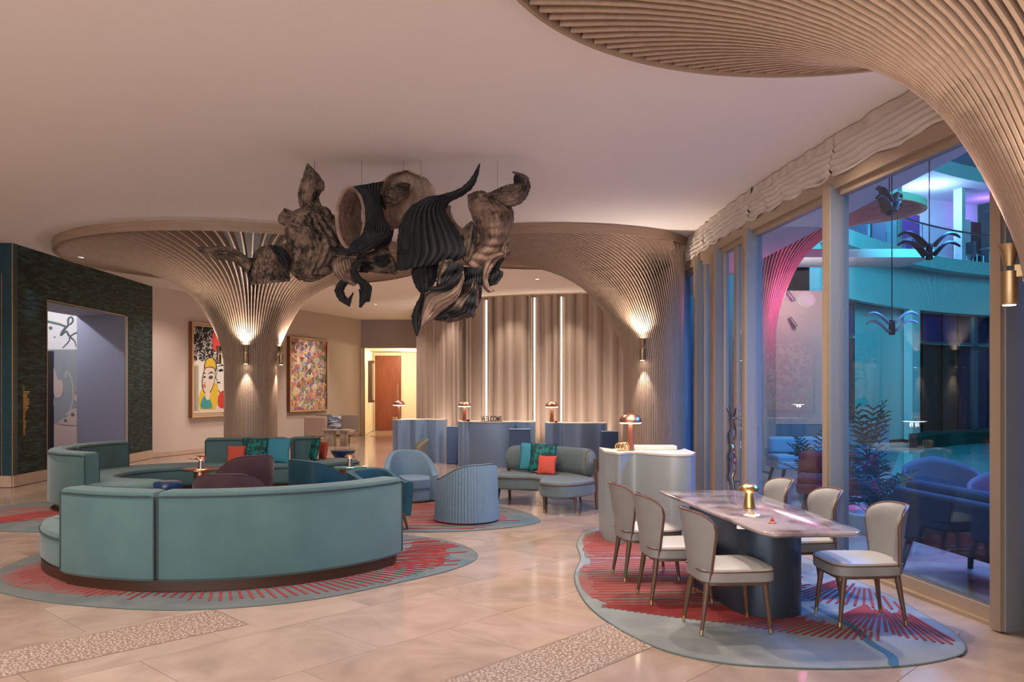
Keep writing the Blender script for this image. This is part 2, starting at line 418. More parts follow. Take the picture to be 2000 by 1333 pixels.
def spline(pts, n=60, closed=False):
    """Catmull-Rom through points (any dimension), resampled evenly"""
    P = [Vector(p) for p in pts]; m = len(P); dense = []
    segs = m if closed else m - 1
    for i in range(segs):
        if closed: a, b, c, d = P[i - 1], P[i], P[(i + 1) % m], P[(i + 2) % m]
        else: a, b, c, d = P[max(i - 1, 0)], P[i], P[i + 1], P[min(i + 2, m - 1)]
        for k in range(20):
            t = k / 20
            dense.append(0.5 * ((2 * b) + (c - a) * t + (2 * a - 5 * b + 4 * c - d) * t * t + (3 * b - a - 3 * c + d) * t ** 3))
    dense.append(P[0].copy() if closed else P[-1].copy())
    L = [0.0]
    for i in range(1, len(dense)): L.append(L[-1] + (dense[i] - dense[i - 1]).length)
    out = []; j = 0
    cnt = n if closed else n - 1
    for i in range(n):
        s_ = L[-1] * i / cnt
        while j < len(L) - 2 and L[j + 1] < s_: j += 1
        t = (s_ - L[j]) / max(L[j + 1] - L[j], 1e-9)
        out.append(dense[j].lerp(dense[j + 1], min(max(t, 0), 1)))
    return out
def normals2(path):
    out = []
    for i in range(len(path)):
        t = path[min(i + 1, len(path) - 1)] - path[max(i - 1, 0)]
        t = Vector((t[0], t[1])).normalized()
        out.append((t, Vector((-t.y, t.x))))
    return out
def band_outline(path, hw, round_ends=True, off=0.0, inset=0.0, seg=10):
    """plan outline of a strip of half width hw along a 2-D path"""
    N = normals2(path); P = [Vector((p[0], p[1])) for p in path]
    if inset:
        P = list(P); P[0] = P[0] + N[0][0] * inset; P[-1] = P[-1] - N[-1][0] * inset
    A = [P[i] + N[i][1] * (off + hw) for i in range(len(P))]
    B = [P[i] + N[i][1] * (off - hw) for i in range(len(P))]
    out = list(A)
    if round_ends:
        c = P[-1] + N[-1][1] * off; t, n = N[-1]
        out += [c + n * hw * math.cos(PI * k / seg) + t * hw * math.sin(PI * k / seg) for k in range(1, seg)]
    out += B[::-1]
    if round_ends:
        c = P[0] + N[0][1] * off; t, n = N[0]
        out += [c - n * hw * math.cos(PI * k / seg) - t * hw * math.sin(PI * k / seg) for k in range(1, seg)]
    return out
def ring3(poly, z): return [(p[0], p[1], z) for p in poly]
def cushion_block(mb, path, hw, z0, z1, round_ends=True, off=0.0, r=.05):
    rings = [ring3(band_outline(path, hw - r * .5, round_ends, off, r * .5), z0), ring3(band_outline(path, hw, round_ends, off), z0 + r * .5),
             ring3(band_outline(path, hw, round_ends, off), z1 - r), ring3(band_outline(path, hw - r * .3, round_ends, off, r * .3), z1 - r * .3),
             ring3(band_outline(path, hw - r, round_ends, off, r), z1)]
    return mb.layers(rings)
def scale_poly(poly, inset):
    """inset a closed convex-ish loop along its normals"""
    n = len(poly); out = []
    A = sum(poly[i][0] * poly[(i + 1) % n][1] - poly[(i + 1) % n][0] * poly[i][1] for i in range(n))
    sg = 1 if A > 0 else -1
    for i in range(n):
        t = Vector((poly[(i + 1) % n][0] - poly[i - 1][0], poly[(i + 1) % n][1] - poly[i - 1][1])).normalized()
        out.append(Vector((poly[i][0], poly[i][1])) + Vector((-t.y, t.x)) * inset * sg)
    return out
def soft_block(mb, poly, z0, z1, r=.04):
    return mb.layers([ring3(scale_poly(poly, r * .4), z0), ring3(poly, z0 + r * .4), ring3(poly, z1 - r), ring3(scale_poly(poly, r * .3), z1 - r * .3), ring3(scale_poly(poly, r), z1)])
# ================================================================== STRUCTURE
def wall(name, material, p0, p1, z0, z1, th=0.12):
    p0 = Vector(p0); p1 = Vector(p1); t = (p1 - p0).normalized(); n = Vector((-t.y, t.x)) * th
    return struct(MB().prism([p0, p1, p1 + n, p0 + n], z0, z1).build(name, material, smooth=False))

# floor: slab with stone tiles laid on the diagonal
floor = struct(MB().box((-4.6, 15.0, -.07), (19.8, 41.0, .10)).build('floor', 'floor_base', smooth=False))
TA = math.radians(47); TW, TL = 1.22, 0.92
tile_me = None
def wx_dummy(y): return 0
W_PTS = [(4.05, 4.0), (3.82, 5.0), (3.6, 6.0), (3.42, 7.1), (3.27, 8.46), (3.12, 9.98), (3.02, 11.75), (3.0, 13.9), (3.05, 16.0), (3.2, 19.0), (3.45, 22.0)]
W_PATH = spline(W_PTS, 120)
def wX(y):
    if y <= W_PATH[0].y: return W_PATH[0].x
    for a, b in zip(W_PATH, W_PATH[1:]):
        if a.y <= y <= b.y: return a.x + (b.x - a.x) * (y - a.y) / (b.y - a.y)
    return W_PATH[-1].x
tiles = []
for i in range(-40, 45):
    for j in range(-40, 45):
        u = (i + .5) * TW + (.5 * TW if j % 2 else 0); v = (j + .5) * TL
        x = -3 + u * math.cos(TA) - v * math.sin(TA); y = 10 + u * math.sin(TA) + v * math.cos(TA)
        if -9.6 < x < 3.9 and 2.4 < y < 31 and x < wX(y) - .75 and abs(x / y) < .85 and not (x < -8.2 and y > 13.6) and not (y > 20.5 and x < -9.13 + .345 * (y - 20.8) + .7) and not (y > 20.5 and x > -2.2) and not (x > 2.2 and y > 14.5):
            tiles.append((x, y))
tiles.sort(key=lambda p: p[1])
far_mb = MB()
tmb = MB().box((0, 0, -.01), (TW - .004, TL - .004, .02))
for k, (x, y) in enumerate(tiles):
    if k < 296:
        if tile_me is None:
            o = tmb.build('floor_tile', 'floor_marble', floor, smooth=False); tile_me = o.data
        else:
            o = bpy.data.objects.new('floor_tile', tile_me); COL.objects.link(o); o.parent = floor
        o.location = (x, y, 0); o.rotation_euler = (0, 0, TA)
    else:
        far_mb.box((x, y, -.01), (TW - .004, TL - .004, .02), TA)
if far_mb.v: tag(far_mb.build('floor_tile', 'floor_marble', floor, smooth=False), kind='stuff')
# plain stone surface round the laid tiles (edges of the room)
struct(MB().box((-4.6, 15.0, -.0165), (19.6, 40.8, .015)).build('floor_screed', 'floor_marble', floor, smooth=False)); 

ceiling = struct(MB().box((-4.9, 15.0, CEIL + .1), (19.8, 41.0, .2)).build('ceiling', 'ceiling_paint', smooth=False))
# recessed fittings
for i, (x, y, k) in enumerate(REAL_AND_FILL_SPOTS):
    if y < 17: continue
    f = MB().lathe([(.045, 0), (.055, -.006), (.062, -.006), (.062, 0)], 20, cap=False).build('downlight_ring', 'ceiling_paint', ceiling, loc=(x, y, CEIL - .001))
    MB().lathe([(.001, 0), (.044, 0)], 16, cap=False).build('downlight_lens', 'ceil_spot_glow', f, loc=(0, 0, -.0005))

# walls
GC = (-8.9, 14.6); GE = (-9.13, 20.8)
wall('wall_left', 'teal_wall', (-14.0, 14.585), (-8.895, 14.585), .2, CEIL, .15)
gdir = Vector((GE[0] - GC[0], GE[1] - GC[1]))
def gpt(y): s = (y - GC[1]) / gdir.y; return (GC[0] + gdir.x * s, y)
mbg = MB()
def gseg(y0, y1, z0, z1, th=.15):
    a = Vector(gpt(y0)); b = Vector(gpt(y1)); n = Vector((-th, 0))
    mbg.prism([a, b, b + n, a + n], z0, z1)
gseg(14.735, 15.75, .2, CEIL); gseg(19.2, 20.8, .2, CEIL); gseg(15.75, 19.2, 3.46, CEIL)
struct(mbg.build('wall_green', 'green_wall', smooth=False))
mb = MB()
for y0, y1 in ((14.6, 15.75), (19.2, 20.8)):
    a = Vector(gpt(y0)); b = Vector(gpt(y1)); mb.prism([a + Vector((.02, 0)), b + Vector((.02, 0)), b + Vector((-.15, 0)), a + Vector((-.15, 0))], 0, .2)
mb.box((-11.4, 14.64, .1), (5.0, .16, .2))
struct(mb.build('baseboard_left', 'stone_skirting', smooth=False))
# brass edge beads
mb = MB(); mb.box((-8.893, 14.58, 2.27), (.014, .014, 4.15)); mb.box((-9.08, 14.58, 2.0), (.012, .012, 3.6)); struct(mb.build('trim_1', 'brass', smooth=False))
mb = MB()
a, b = gpt(15.75), gpt(19.2)
mb.box((a[0] + .005, a[1], 1.73), (.014, .014, 3.46)); mb.box((b[0] + .005, b[1], 1.73), (.014, .014, 3.46))
mb.box(((a[0] + b[0]) / 2 + .005, (a[1] + b[1]) / 2, 3.46), (.014, 3.45, .014), math.atan2(-(b[0] - a[0]), b[1] - a[1]))
struct(mb.build('trim_2', 'brass', smooth=False))
# passage behind the opening
struct(MB().box((-9.63, 19.265, 1.735), (1.12, .16, 3.45)).build('wall_passage', 'lavender_panel', smooth=False))
struct(MB().box((-9.65, 17.47, 3.52), (1.10, 3.44, .13)).build('soffit_passage', 'lavender_panel', smooth=False))
struct(MB().box((-12.1, 17.9, 2.4), (.12, 7.0, 4.8)).build('wall_passage_back', 'plaster_warm', smooth=False))
struct(MB().box((-11.2, 21.4, 2.4), (2.0, .12, 4.8)).build('wall_passage_far', 'plaster_warm', smooth=False))
# warm plaster wall with the pictures
WA = Vector((-9.13, 20.8)); WB = Vector((-5.68, 30.8)); WD = (WB - WA).normalized(); WN = Vector((WD.y, -WD.x))
def wpt(px):
    k = (px - 1000) / FPX; d = WB - WA
    s = (k * WA.y - WA.x) / (d.x - k * d.y)
    return WA + d * s
wall('wall_picture', 'plaster_warm', WA, WB, 0, CEIL, .15)
struct(MB().prism([WA + WN * .015, WB + WN * .015, WB, WA], 0, .12).build('baseboard_picture', 'stone_skirting', smooth=False))
# header over the corridor, corridor shell
wall('wall_header', 'plaster_mauve', (-5.68, 30.8), (-2.6, 30.8), 3.29, CEIL, .2)
wall('wall_corridor', 'plaster_cream', (-5.56, 30.8), (-5.86, 34.7), 0, 3.29, .12)
wall('wall_back', 'plaster_cream', (-6.2, 34.7), (-2.4, 34.7), 0, 3.29, .12)
wall('wall_corridor_side', 'plaster_cream', (-2.6, 34.7), (-2.6, 26.2), 0, CEIL, .12)
struct(MB().box((-4.2, 32.9, 3.36), (3.6, 3.9, .12)).build('ceiling_corridor', 'plaster_cream', smooth=False))
struct(MB().box((-5.55, 30.79, 1.65), (.05, .06, 3.29)).build('trim_3', 'brass', smooth=False))
# corridor door
def loc_door():
    x0 = (733 - 1000) * 34.6 / FPX; x1 = (783 - 1000) * 34.6 / FPX; zt = EYE + 65 * 34.6 / FPX
    d = MB().box(((x0 + x1) / 2, 34.64, zt / 2), (x1 - x0, .09, zt)).build('door_1', 'door_wood', smooth=False, bevel=.008)
    struct(d)
    MB().tube([(x1 - .12, 34.55, .6), (x1 - .12, 34.55, 1.95)], .02, 8).build('door_handle', 'chrome', d)
    mb = MB()
    for x in (x0 - .04, x1 + .04): mb.box((x, 34.66, zt / 2), (.05, .08, zt))
    mb.box(((x0 + x1) / 2, 34.66, zt + .025), (x1 - x0 + .13, .08, .05)); mb.build('door_frame', 'plaster_cream', d, smooth=False)
loc_door()
# hidden sides of the lobby (behind and left of the camera)
wall('wall_rear', 'wall_dim', (5.0, -5.2), (-14.2, -5.2), 0, CEIL)
wall('wall_far_left', 'wall_dim', (-14.0, -5.2), (-14.0, 14.6), 0, CEIL)
wall('wall_right_near', 'wall_dim', (4.05, 4.3), (4.3, -5.2), 0, CEIL)
wall('wall_right_far', 'plaster_warm', (3.5, 23.0), (3.02, 14.75), 0, CEIL)

# folded wall behind the reception desks: separate pleated panels with light slots
C_PATH = spline([(-3.05, 26.0), (-2.0, 24.3), (-.8, 23.1), (.7, 22.4), (2.07, 22.1), (3.45, 21.75)], 600)
C_N = normals2(C_PATH)
def c_index(px):
    k = (px - 1000) / FPX
    return min(range(len(C_PATH)), key=lambda i: abs(C_PATH[i][0] / C_PATH[i][1] - k))
fold = struct(MB().prism(band_outline(C_PATH[::20], .04, False, off=.22), 0, CEIL).build('wall_reception', 'fold_panel', smooth=False))
edges = [812, 904, 947, 1042, 1096, 1240]
rng = random.Random(3)
for e0, e1 in zip(edges, edges[1:]):
    i0 = c_index(e0) + (4 if e0 > 812 else 0); i1 = min(c_index(e1) - 4, 599)
    n = i1 - i0; off = []
    # irregular soft folds
    s = 0; prof = []
    while s < n:
        L = rng.choice([8, 12, 18, 24, 30, 14]); A = rng.uniform(.05, .13) * (1 if L > 10 else .5)
        for q in range(L): prof.append(-A * abs(math.sin(PI * q / L)) ** .75 + .08)
        s += L
    prof = prof[:n]
    A = [C_PATH[i0 + q] + C_N[i0 + q][1] * prof[q] for q in range(n)]
    B = [C_PATH[i0 + q] + C_N[i0 + q][1] * .17 for q in range(n)]
    MB().prism(A + B[::-1], .02, CEIL - .03).build('fold_panel', 'fold_panel', fold, angle=60)
for px in (947, 1042, 1096):
    i = c_index(px); p = C_PATH[i] + C_N[i][1] * .07
    MB().box((p[0], p[1], 2.16), (.035, .04, 4.2), math.atan2(C_N[i][0].y, C_N[i][0].x)).build('light_strip', 'strip_glow', fold, smooth=False)
struct(MB().prism(band_outline(C_PATH[::20], .05, False, off=.03), CEIL - .035, CEIL - .005).build('trim_4', 'brass', smooth=False))

# ------------------------------------------------------------------ slatted trumpet columns
PROF = [(0, 0.0), (0, 1.3)] + [(max(0.0, p[0]), p[1]) for p in spline([(0, 2.05), (.002, 2.25), (.012, 2.48), (.033, 2.68), (.062, 2.88), (.10, 3.10), (.15, 3.34), (.21, 3.54), (.29, 3.72), (.39, 3.87), (.52, 4.00), (.67, 4.10), (.83, 4.17), (1.0, 4.215)], 22)]
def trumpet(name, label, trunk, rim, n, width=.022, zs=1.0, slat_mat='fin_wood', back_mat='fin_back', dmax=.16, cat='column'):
    tx, ty, tr = trunk; rx, ry, ra, rb = rim
    root = thing(name, label, cat, (tx, ty, 0))
    back_rows = []
    ntop = PROF[-1][1] * zs
    for i in range(n):
        ph = 2 * PI * (i + .5) / n
        c, s = math.cos(ph), math.sin(ph)
        p0 = Vector((tr * c, tr * s)); p1 = Vector((rx - tx + ra * c, ry - ty + rb * s))
        d = p1 - p0; L = d.length; dirv = d / L if L > .35 else Vector((c, s))
        rad = Vector((c, s))
        mid = []; inn = []; tan = []
        for k, (h, z) in enumerate(PROF):
            z *= zs
            q = p0 + d * h
            k0, k1 = max(k - 1, 0), min(k + 1, len(PROF) - 1)
            dh = (PROF[k1][0] - PROF[k0][0]) * L; dz = (PROF[k1][1] - PROF[k0][1]) * zs
            ln = math.hypot(dh, dz)
            hf = min(h * 1.6, 1.0); hf = hf * hf * (3 - 2 * hf)
            hd = rad.lerp(dirv, hf).normalized()
            dep = .045 + (dmax - .045) * min(1, h * 3)
            mid.append((q.x, q.y, z))
            zz = min(z + dep * dh / ln, ntop + .12)
            inn.append((q.x - hd.x * dep * dz / ln, q.y - hd.y * dep * dz / ln, zz))
            tan.append(Vector((-hd.y, hd.x)))
        rings = []
        for k in range(len(PROF)):
            t = tan[k] * width / 2
            rings.append([(mid[k][0] + t.x, mid[k][1] + t.y, mid[k][2]), (mid[k][0] - t.x, mid[k][1] - t.y, mid[k][2]),
                          (inn[k][0] - t.x, inn[k][1] - t.y, inn[k][2]), (inn[k][0] + t.x, inn[k][1] + t.y, inn[k][2])])
        MB().layers(rings).build('slat', slat_mat, root, smooth=False)
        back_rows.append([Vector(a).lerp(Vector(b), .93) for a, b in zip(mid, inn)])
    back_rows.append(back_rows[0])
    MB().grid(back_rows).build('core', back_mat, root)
    E = lambda a, b, z: [(rx - tx + a * math.cos(2 * PI * k / 96), ry - ty + b * math.sin(2 * PI * k / 96), z) for k in range(96)]
    zt = max(CEIL, ntop + .135) if zs != 1.0 else CEIL
    MB().layers([E(ra + .005, rb + .005, ntop - .02), E(ra + .035, rb + .035, ntop - .02), E(ra + .035, rb + .035, zt), E(ra + .005, rb + .005, zt), E(ra + .005, rb + .005, ntop - .02)], cap=False).build('rim_band', 'rim_wood', root)
    return root
def sconce(root, ang, r, z=2.42, power=45, sc=1.0):
    """up-and-down wall light fixed to a trunk: bracket, tilted cup above, cylinder below"""
    tx, ty = root.location.x, root.location.y
    c, s = math.cos(ang), math.sin(ang)
    o = thing_child('sconce', root, (c * (r + .005), s * (r + .005), z), ang - PI / 2)
    MB().box((0, .03, 0), (.04, .07, .08)).build('bracket', 'brass', o, smooth=False, bevel=.006)
    MB().lathe([(.028, 0), (.05, .10), (.062, .13), (.055, .13), (.02, .02)], 20, (0, .09, .03)).build('up_shade', 'brass', o)
    MB().lathe([(.04, -.20), (.045, -.19), (.045, 0), (.035, .0)], 20, (0, .09, .0)).build('down_shade', 'brass', o)
    MB().lathe([(.001, 0), (.045, 0)], 16, (0, .09, .155), cap=False).build('glow_up', 'sconce_glow', o)
    MB().lathe([(.001, 0), (.035, 0)], 16, (0, .09, -.203), cap=False).build('glow_down', 'sconce_glow', o)
    wx, wy = tx + c * (r + .10), ty + s * (r + .10)
    spot((wx + c * .03, wy + s * .03, z + .17), power * 2.5, 125, .8, aim=(wx + c * .28, wy + s * .28, z + 1.4), size=.03, name='sconce_uplight')
    spot((wx, wy, z - .215), power * 1.5, 50, .7, aim=(wx - c * .12, wy - s * .12, z - 1.5), size=.02, name='sconce_downlight')
    return o
def thing_child(name, parent, loc, rz):
    """a part that groups sub-parts: the mounting plate mesh itself is the parent"""
    o = MB().box((0, .008, 0), (.07, .016, .14)).build(name, 'brass', parent, smooth=False)
    o.location = loc; o.rotation_euler = (0, 0, rz)
    return o
col1 = trumpet('trumpet_column', 'slatted timber trumpet column in front of the two pictures, round canopy at its top', (-5.1, 16.0, .5), (-5.1, 16.0, 3.36, 3.36), 108)
for a in (-1.42, -.02, -2.95): sconce(col1, a, .5)
col2 = trumpet('trumpet_column', 'slatted timber trumpet column by the glass doors, behind the pale host desk', (2.42, 14.0, .5), (.75, 14.8, 2.4, 1.97), 108)
for a in (-2.05,): sconce(col2, a, .5)
col3 = trumpet('trumpet_column', 'large nearest slatted trumpet column cut off by the right and top edges', (3.42, 4.5, .5), (2.05, 4.2, 2.2, 2.2), 108, width=.023, dmax=.2)
for a in (2.45, -2.6): sconce(col3, a, .5, z=2.45, power=26)

# ------------------------------------------------------------------ glazing
MU = [5.93, 8.3, 10.5, 11.85, 12.95, 14.35]
ZT = 3.76
def wall_dir(y):
    t = Vector((wX(y + .1) - wX(y - .1), .2)).normalized(); return t
k_tr = 10
for i, y in enumerate(MU):
    t = wall_dir(y); rz = math.atan2(t.y, t.x)
    o = struct(MB().box((wX(y) + .01, y, ZT / 2 + .02), (.20, .09, ZT + .04), rz - 0 if False else math.atan2(-t.x, t.y)).build('trim_%d' % (k_tr + i), 'mullion_grey', smooth=False, bevel=.006))
    p = Vector((wX(y), y)) - Vector((t.y, -t.x)) * .0
    MB().box((wX(y) - .105, y, ZT / 2 + .02), (.03, .10, ZT + .03), math.atan2(-t.x, t.y)).build('cover_strip', 'frame_bronze', o, smooth=False)
for i in range(len(MU) - 1):
    y0, y1 = MU[i] + .1, MU[i + 1] - .1
    a = Vector((wX(y0) + .03, y0)); b = Vector((wX(y1) + .03, y1)); t = (b - a).normalized(); n = Vector((t.y, -t.x))
    def bar(a_, b_, th, z0, z1, off=0.0): return MB().prism([a_ + n * (off - th / 2), b_ + n * (off - th / 2), b_ + n * (off + th / 2), a_ + n * (off + th / 2)], z0, z1)
    win = struct(bar(a, b, .10, 0, .12).build('window_%d' % (i + 1), 'frame_bronze', smooth=False))
    bar(a, b, .014, .12, ZT).build('pane', 'window_glass', win, smooth=False)
    bar(a, b, .09, ZT - .07, ZT).build('window_head', 'frame_bronze', win, smooth=False)
    bar(a, b, .012, .12, .145, -.02).build('glazing_bead', 'steel', win, smooth=False)
    if i in (2, 3):
        m = (a + b) / 2
        for (p, q) in ((a, a + t * .06), (m - t * .05, m + t * .05), (b - t * .06, b)):
            bar(p, q, .07, .12, ZT - .07).build('door_stile', 'frame_bronze', win, smooth=False)
        if i == 2:
            for sgn in (-1, 1):
                rr = random.Random(5 + sgn); base = m + t * .1 * sgn - n * .09
                pts = [(base.x + rr.uniform(-.02, .02), base.y + rr.uniform(-.03, .03), .35 + .095 * q) for q in range(13)]
                h = MB().tube(spline(pts, 30), .02, 8).build('door_handle', 'chrome', win)
                for zz in (.5, 1.35): MB().tube([(base.x, base.y, zz), (base.x + n.x * .08, base.y + n.y * .08, zz)], .012, 6).build('handle_post', 'chrome', h)
# dividing line of the big pane
y = 7.05
# header beam and pier
hd = [Vector((wX(y) + .02, y)) for y in [5.9, 7, 8, 9, 10, 11, 12, 13, 14, 14.7]]
struct(MB().prism(band_outline(hd, .07, False), ZT, 3.92).build('trim_20', 'frame_bronze', smooth=False))
struct(MB().prism(band_outline([Vector((wX(y) + .14, y)) for y in [4.2, 5.0, 5.85]], .06, False), 0, CEIL).build('trim_21', 'mullion_grey', smooth=False))
struct(MB().prism(band_outline([Vector((wX(y) + .06, y)) for y in [5.9, 7, 8, 9, 10, 11, 12, 13, 14, 14.7]], .11, False), -.02, .02).build('trim_22', 'frame_bronze', smooth=False))
# bulkhead behind the gathered blind
struct(MB().prism(band_outline([Vector((wX(y) + .16, y)) for y in [4.2, 5, 6, 7, 8, 9, 10, 11, 12, 13, 14, 14.7]], .05, False), 3.9, CEIL).build('trim_23', 'plaster_warm', smooth=False))
# gathered roman blinds: one per bay, horizontal swags
for bi, (y0, y1) in enumerate(((5.0, 8.35), (8.35, 10.55), (10.55, 12.7), (12.7, 14.6))):
    rows = []; NU, NV = 70, 34
    rr = random.Random(bi + 11); ph = [rr.uniform(0, 6.28) for _ in range(6)]
    for v in range(NV):
        fv = v / (NV - 1); row = []
        for u in range(NU):
            fu = u / (NU - 1); yy = y0 + (y1 - y0) * fu
            cords = 4; lc = (fu * cords) % 1.0; swag = (1 - (2 * lc - 1) ** 2)
            z = CEIL - .005 - (CEIL - .005 - 3.90) * fv - .02 * swag * fv + .012 * math.sin(fu * 23 + ph[0]) * fv
            gather = .0 if fv < .28 else 1.0
            off = .01 + .055 * min(1, fv * 1.6)
            if fv > .28: off += .028 * abs(math.sin((fv - .28) * PI * 6.5 + .35 * math.sin(fu * 9 + ph[1]) + .4 * swag))
            else: off += .014 * math.sin(fu * 46 + ph[2]) * math.sin(fu * 17 + ph[3])
            off += .012 * math.sin(fu * 30 + fv * 9 + ph[4]) - .02 * (abs(2 * lc - 1) ** 8) * gather
            row.append((wX(yy) + .03 - off, yy, z))
        rows.append(row)
    o = MB().grid(rows).build('roman_blind', 'blind_fabric', solid=.006, angle=180)
    tag(o, ['gathered cream blind over the big nearest pane', 'gathered cream blind over the pane with the red outdoor sofa', 'gathered cream blind over the glass doors', 'gathered cream blind beside the far column canopy'][bi], 'blind', 'gathered blinds along the glass wall')

# ------------------------------------------------------------------ courtyard beyond the glass
struct(MB().box((11.3, 17.5, -.16), (15.4, 31, .1)).build('terrace_floor', 'terrace_stone', smooth=False))
F_PATH = spline([(9.1, 22.9), (11.8, 25.8), (14.3, 28.0), (16.8, 29.6), (20.0, 31.0)], 80)
F_N = normals2(F_PATH)
def fac(px, off=0.0):
    k = (px - 1000) / FPX
    i = min(range(len(F_PATH)), key=lambda i: abs((F_PATH[i][0] + F_N[i][1].x * off) / (F_PATH[i][1] + F_N[i][1].y * off) - k))
    p = F_PATH[i] + F_N[i][1] * off
    return Vector((p[0], p[1])), math.atan2(F_N[i][0].y, F_N[i][0].x), i
fb = thing('hotel_wing', 'curved hotel wing with lit balconies across the courtyard', 'building')
def strip(off0, off1, z0, z1, name, material, i0=0, i1=80):
    P = F_PATH[i0:i1]; N = F_N[i0:i1]
    A = [P[i] + N[i][1] * off0 for i in range(len(P))]; B = [P[i] + N[i][1] * off1 for i in range(len(P))]
    return MB().prism(A + B[::-1], z0, z1).build(name, material, fb, angle=30)
strip(0, 3.2, 5.9, 6.35, 'balcony_slab', 'facade_white')
strip(0, 3.2, 9.25, 9.75, 'balcony_slab', 'facade_white')
strip(.5, .8, 4.5, 5.9, 'fascia', 'facade_white')
strip(.9, 1.1, 0, 4.5, 'ground_wall', 'facade_white')
strip(2.6, 2.8, 6.35, 9.25, 'upper_wall', 'facade_white')
strip(2.6, 2.8, 9.75, 13.0, 'upper_wall', 'curtain_blue')
strip(0.02, .06, 7.32, 7.38, 'top_rail', 'steel')
def slabbox(px0, px1, off, z0, z1, th, name, material, parent=None):
    a, ra, i0 = fac(px0, off); b, rb, i1 = fac(px1, off)
    c = (a + b) / 2; d = b - a
    o = MB().box((c.x, c.y, (z0 + z1) / 2), (d.length, th, z1 - z0), math.atan2(d.y, d.x)).build(name, material, parent or fb, smooth=False)
    return o
# ground floor glazing of the wing
gx = [1640, 1668, 1822, 1838, 1858, 1877, 1910, 1935, 1962, 1990]
for a, b, m_ in ((1640, 1668, 'dark_pane'), (1790, 1800, 'brown_pane'), (1801, 1836, 'brown_pane'), (1838, 1868, 'brown_pane'), (1870, 1902, 'dark_pane'), (1904, 1932, 'dark_pane'), (1936, 1962, 'violet_pane')):
    w_ = slabbox(a, b, .84, 0.25, 3.35, .08, 'window', m_); w2 = slabbox(a, b, .84, 3.45, 4.45, .08, 'window', 'violet_pane' if a < 1870 else 'dark_pane')
for px in (1789, 1800, 1837, 1869, 1903, 1934):
    slabbox(px, px + 2, .76, 0.2, 4.5, .1, 'window_mullion', 'steel')
slabbox(1786, 1990, .76, 3.36, 3.44, .1, 'window_transom', 'steel')
slabbox(1776, 1788, .6, 0, 4.5, .3, 'pier', 'facade_white')
# upper floor: lit recess, doors, posts
for a, b, z1, m_ in ((1648, 1740, 9.2, 'curtain_blue'), (1757, 1797, 8.5, 'violet_pane'), (1886, 1916, 8.5, 'brown_pane'), (1920, 1950, 8.5, 'brown_pane')):
    d_ = slabbox(a, b, 2.5, 6.4, z1, .1, 'balcony_door', m_)
for px, off in ((1744, .9), (1868, 1.0)): slabbox(px, px + 9, off, 6.35, 9.25, .35, 'post', 'facade_white')
slabbox(1876, 1892, 1.6, 6.35, 8.3, .1, 'screen', 'facade_white')
for px in (1650, 1700, 1752, 1800, 1862, 1905, 1955):
    slabbox(px, px + 2, .03, 6.35, 7.34, .04, 'rail_post', 'steel')
for a, b in ((1652, 1699), (1703, 1751), (1755, 1799), (1803, 1861), (1865, 1904), (1908, 1954)):
    slabbox(a, b, .04, 6.38, 7.3, .02, 'rail_pane', 'rail_glass')
p_, _, _ = fac(1812, 1.2)
point((p_.x, p_.y, 8.6), 230, (.50, .60, 1.0), .15, 'balcony_lamp')
c_ = MB().lathe([(.12, 0), (.18, -.03), (.18, -.06), (.02, -.06)], 20, (p_.x, p_.y, 9.245)).build('balcony_fitting', 'balcony_glow', fb)
p_, _, _ = fac(1925, 1.6); point((p_.x, p_.y, 8.7), 60, (.45, .15, .8), .1, 'balcony_lamp')
p_, _, _ = fac(1700, 1.4); point((p_.x, p_.y, 8.7), 60, (.1, .25, .8), .1, 'balcony_lamp')
# balcony furniture
def cafe_set(px, off, label1, label2):
    p, _, _ = fac(px, off)
    t = thing('balcony_table', label1, 'table', (p.x, p.y, 6.35))
    MB().lathe([(.34, .70), (.36, .71), (.36, .73), (.33, .74)], 24).build('table_top', 'steel', t)
    MB().lathe([(.02, .02), (.02, .70)], 10).build('stem', 'steel', t); MB().lathe([(.2, 0), (.2, .02), (.05, .03)], 20).build('base', 'steel', t)
    c = thing('balcony_chair', label2, 'chair', (p.x - .75, p.y - .35, 6.35), .5)
    MB().box((0, 0, .44), (.46, .46, .04)).build('seat', 'steel', c, bevel=.01); MB().box((-.22, 0, .7), (.03, .44, .46)).build('backrest', 'wicker', c, bevel=.01)
    for sx in (-1, 1):
        for sy in (-1, 1): MB().tube([(sx * .2, sy * .2, 0), (sx * .2, sy * .2, .44)], .014, 6).build('leg', 'steel', c)
cafe_set(1780, .9, 'small round table on the brightly lit balcony', 'slim chair left of the table on the lit balcony')
cafe_set(1935, .9, 'small dark table on the purple balcony at right', 'slim chair left of the table on the purple balcony')
# pool edge, hedge and coping in front of the wing
tag(MB().prism([Vector(fac(p, -1.0)[0]) for p in (1775, 1830, 1890, 1990)] + [Vector(fac(p, -.05)[0]) for p in (1990, 1890, 1830, 1775)], -.1, .28).build('hedge', 'hedge'), 'low dark hedge under the brown windows of the wing', 'hedge')
tag(MB().prism([(7.2, 15.6), (14.0, 16.2), (15.2, 25.6), (10.6, 22.4)], -.12, .05).build('pool', 'water', smooth=False), 'pale turquoise pool in front of the hotel wing', 'pool')

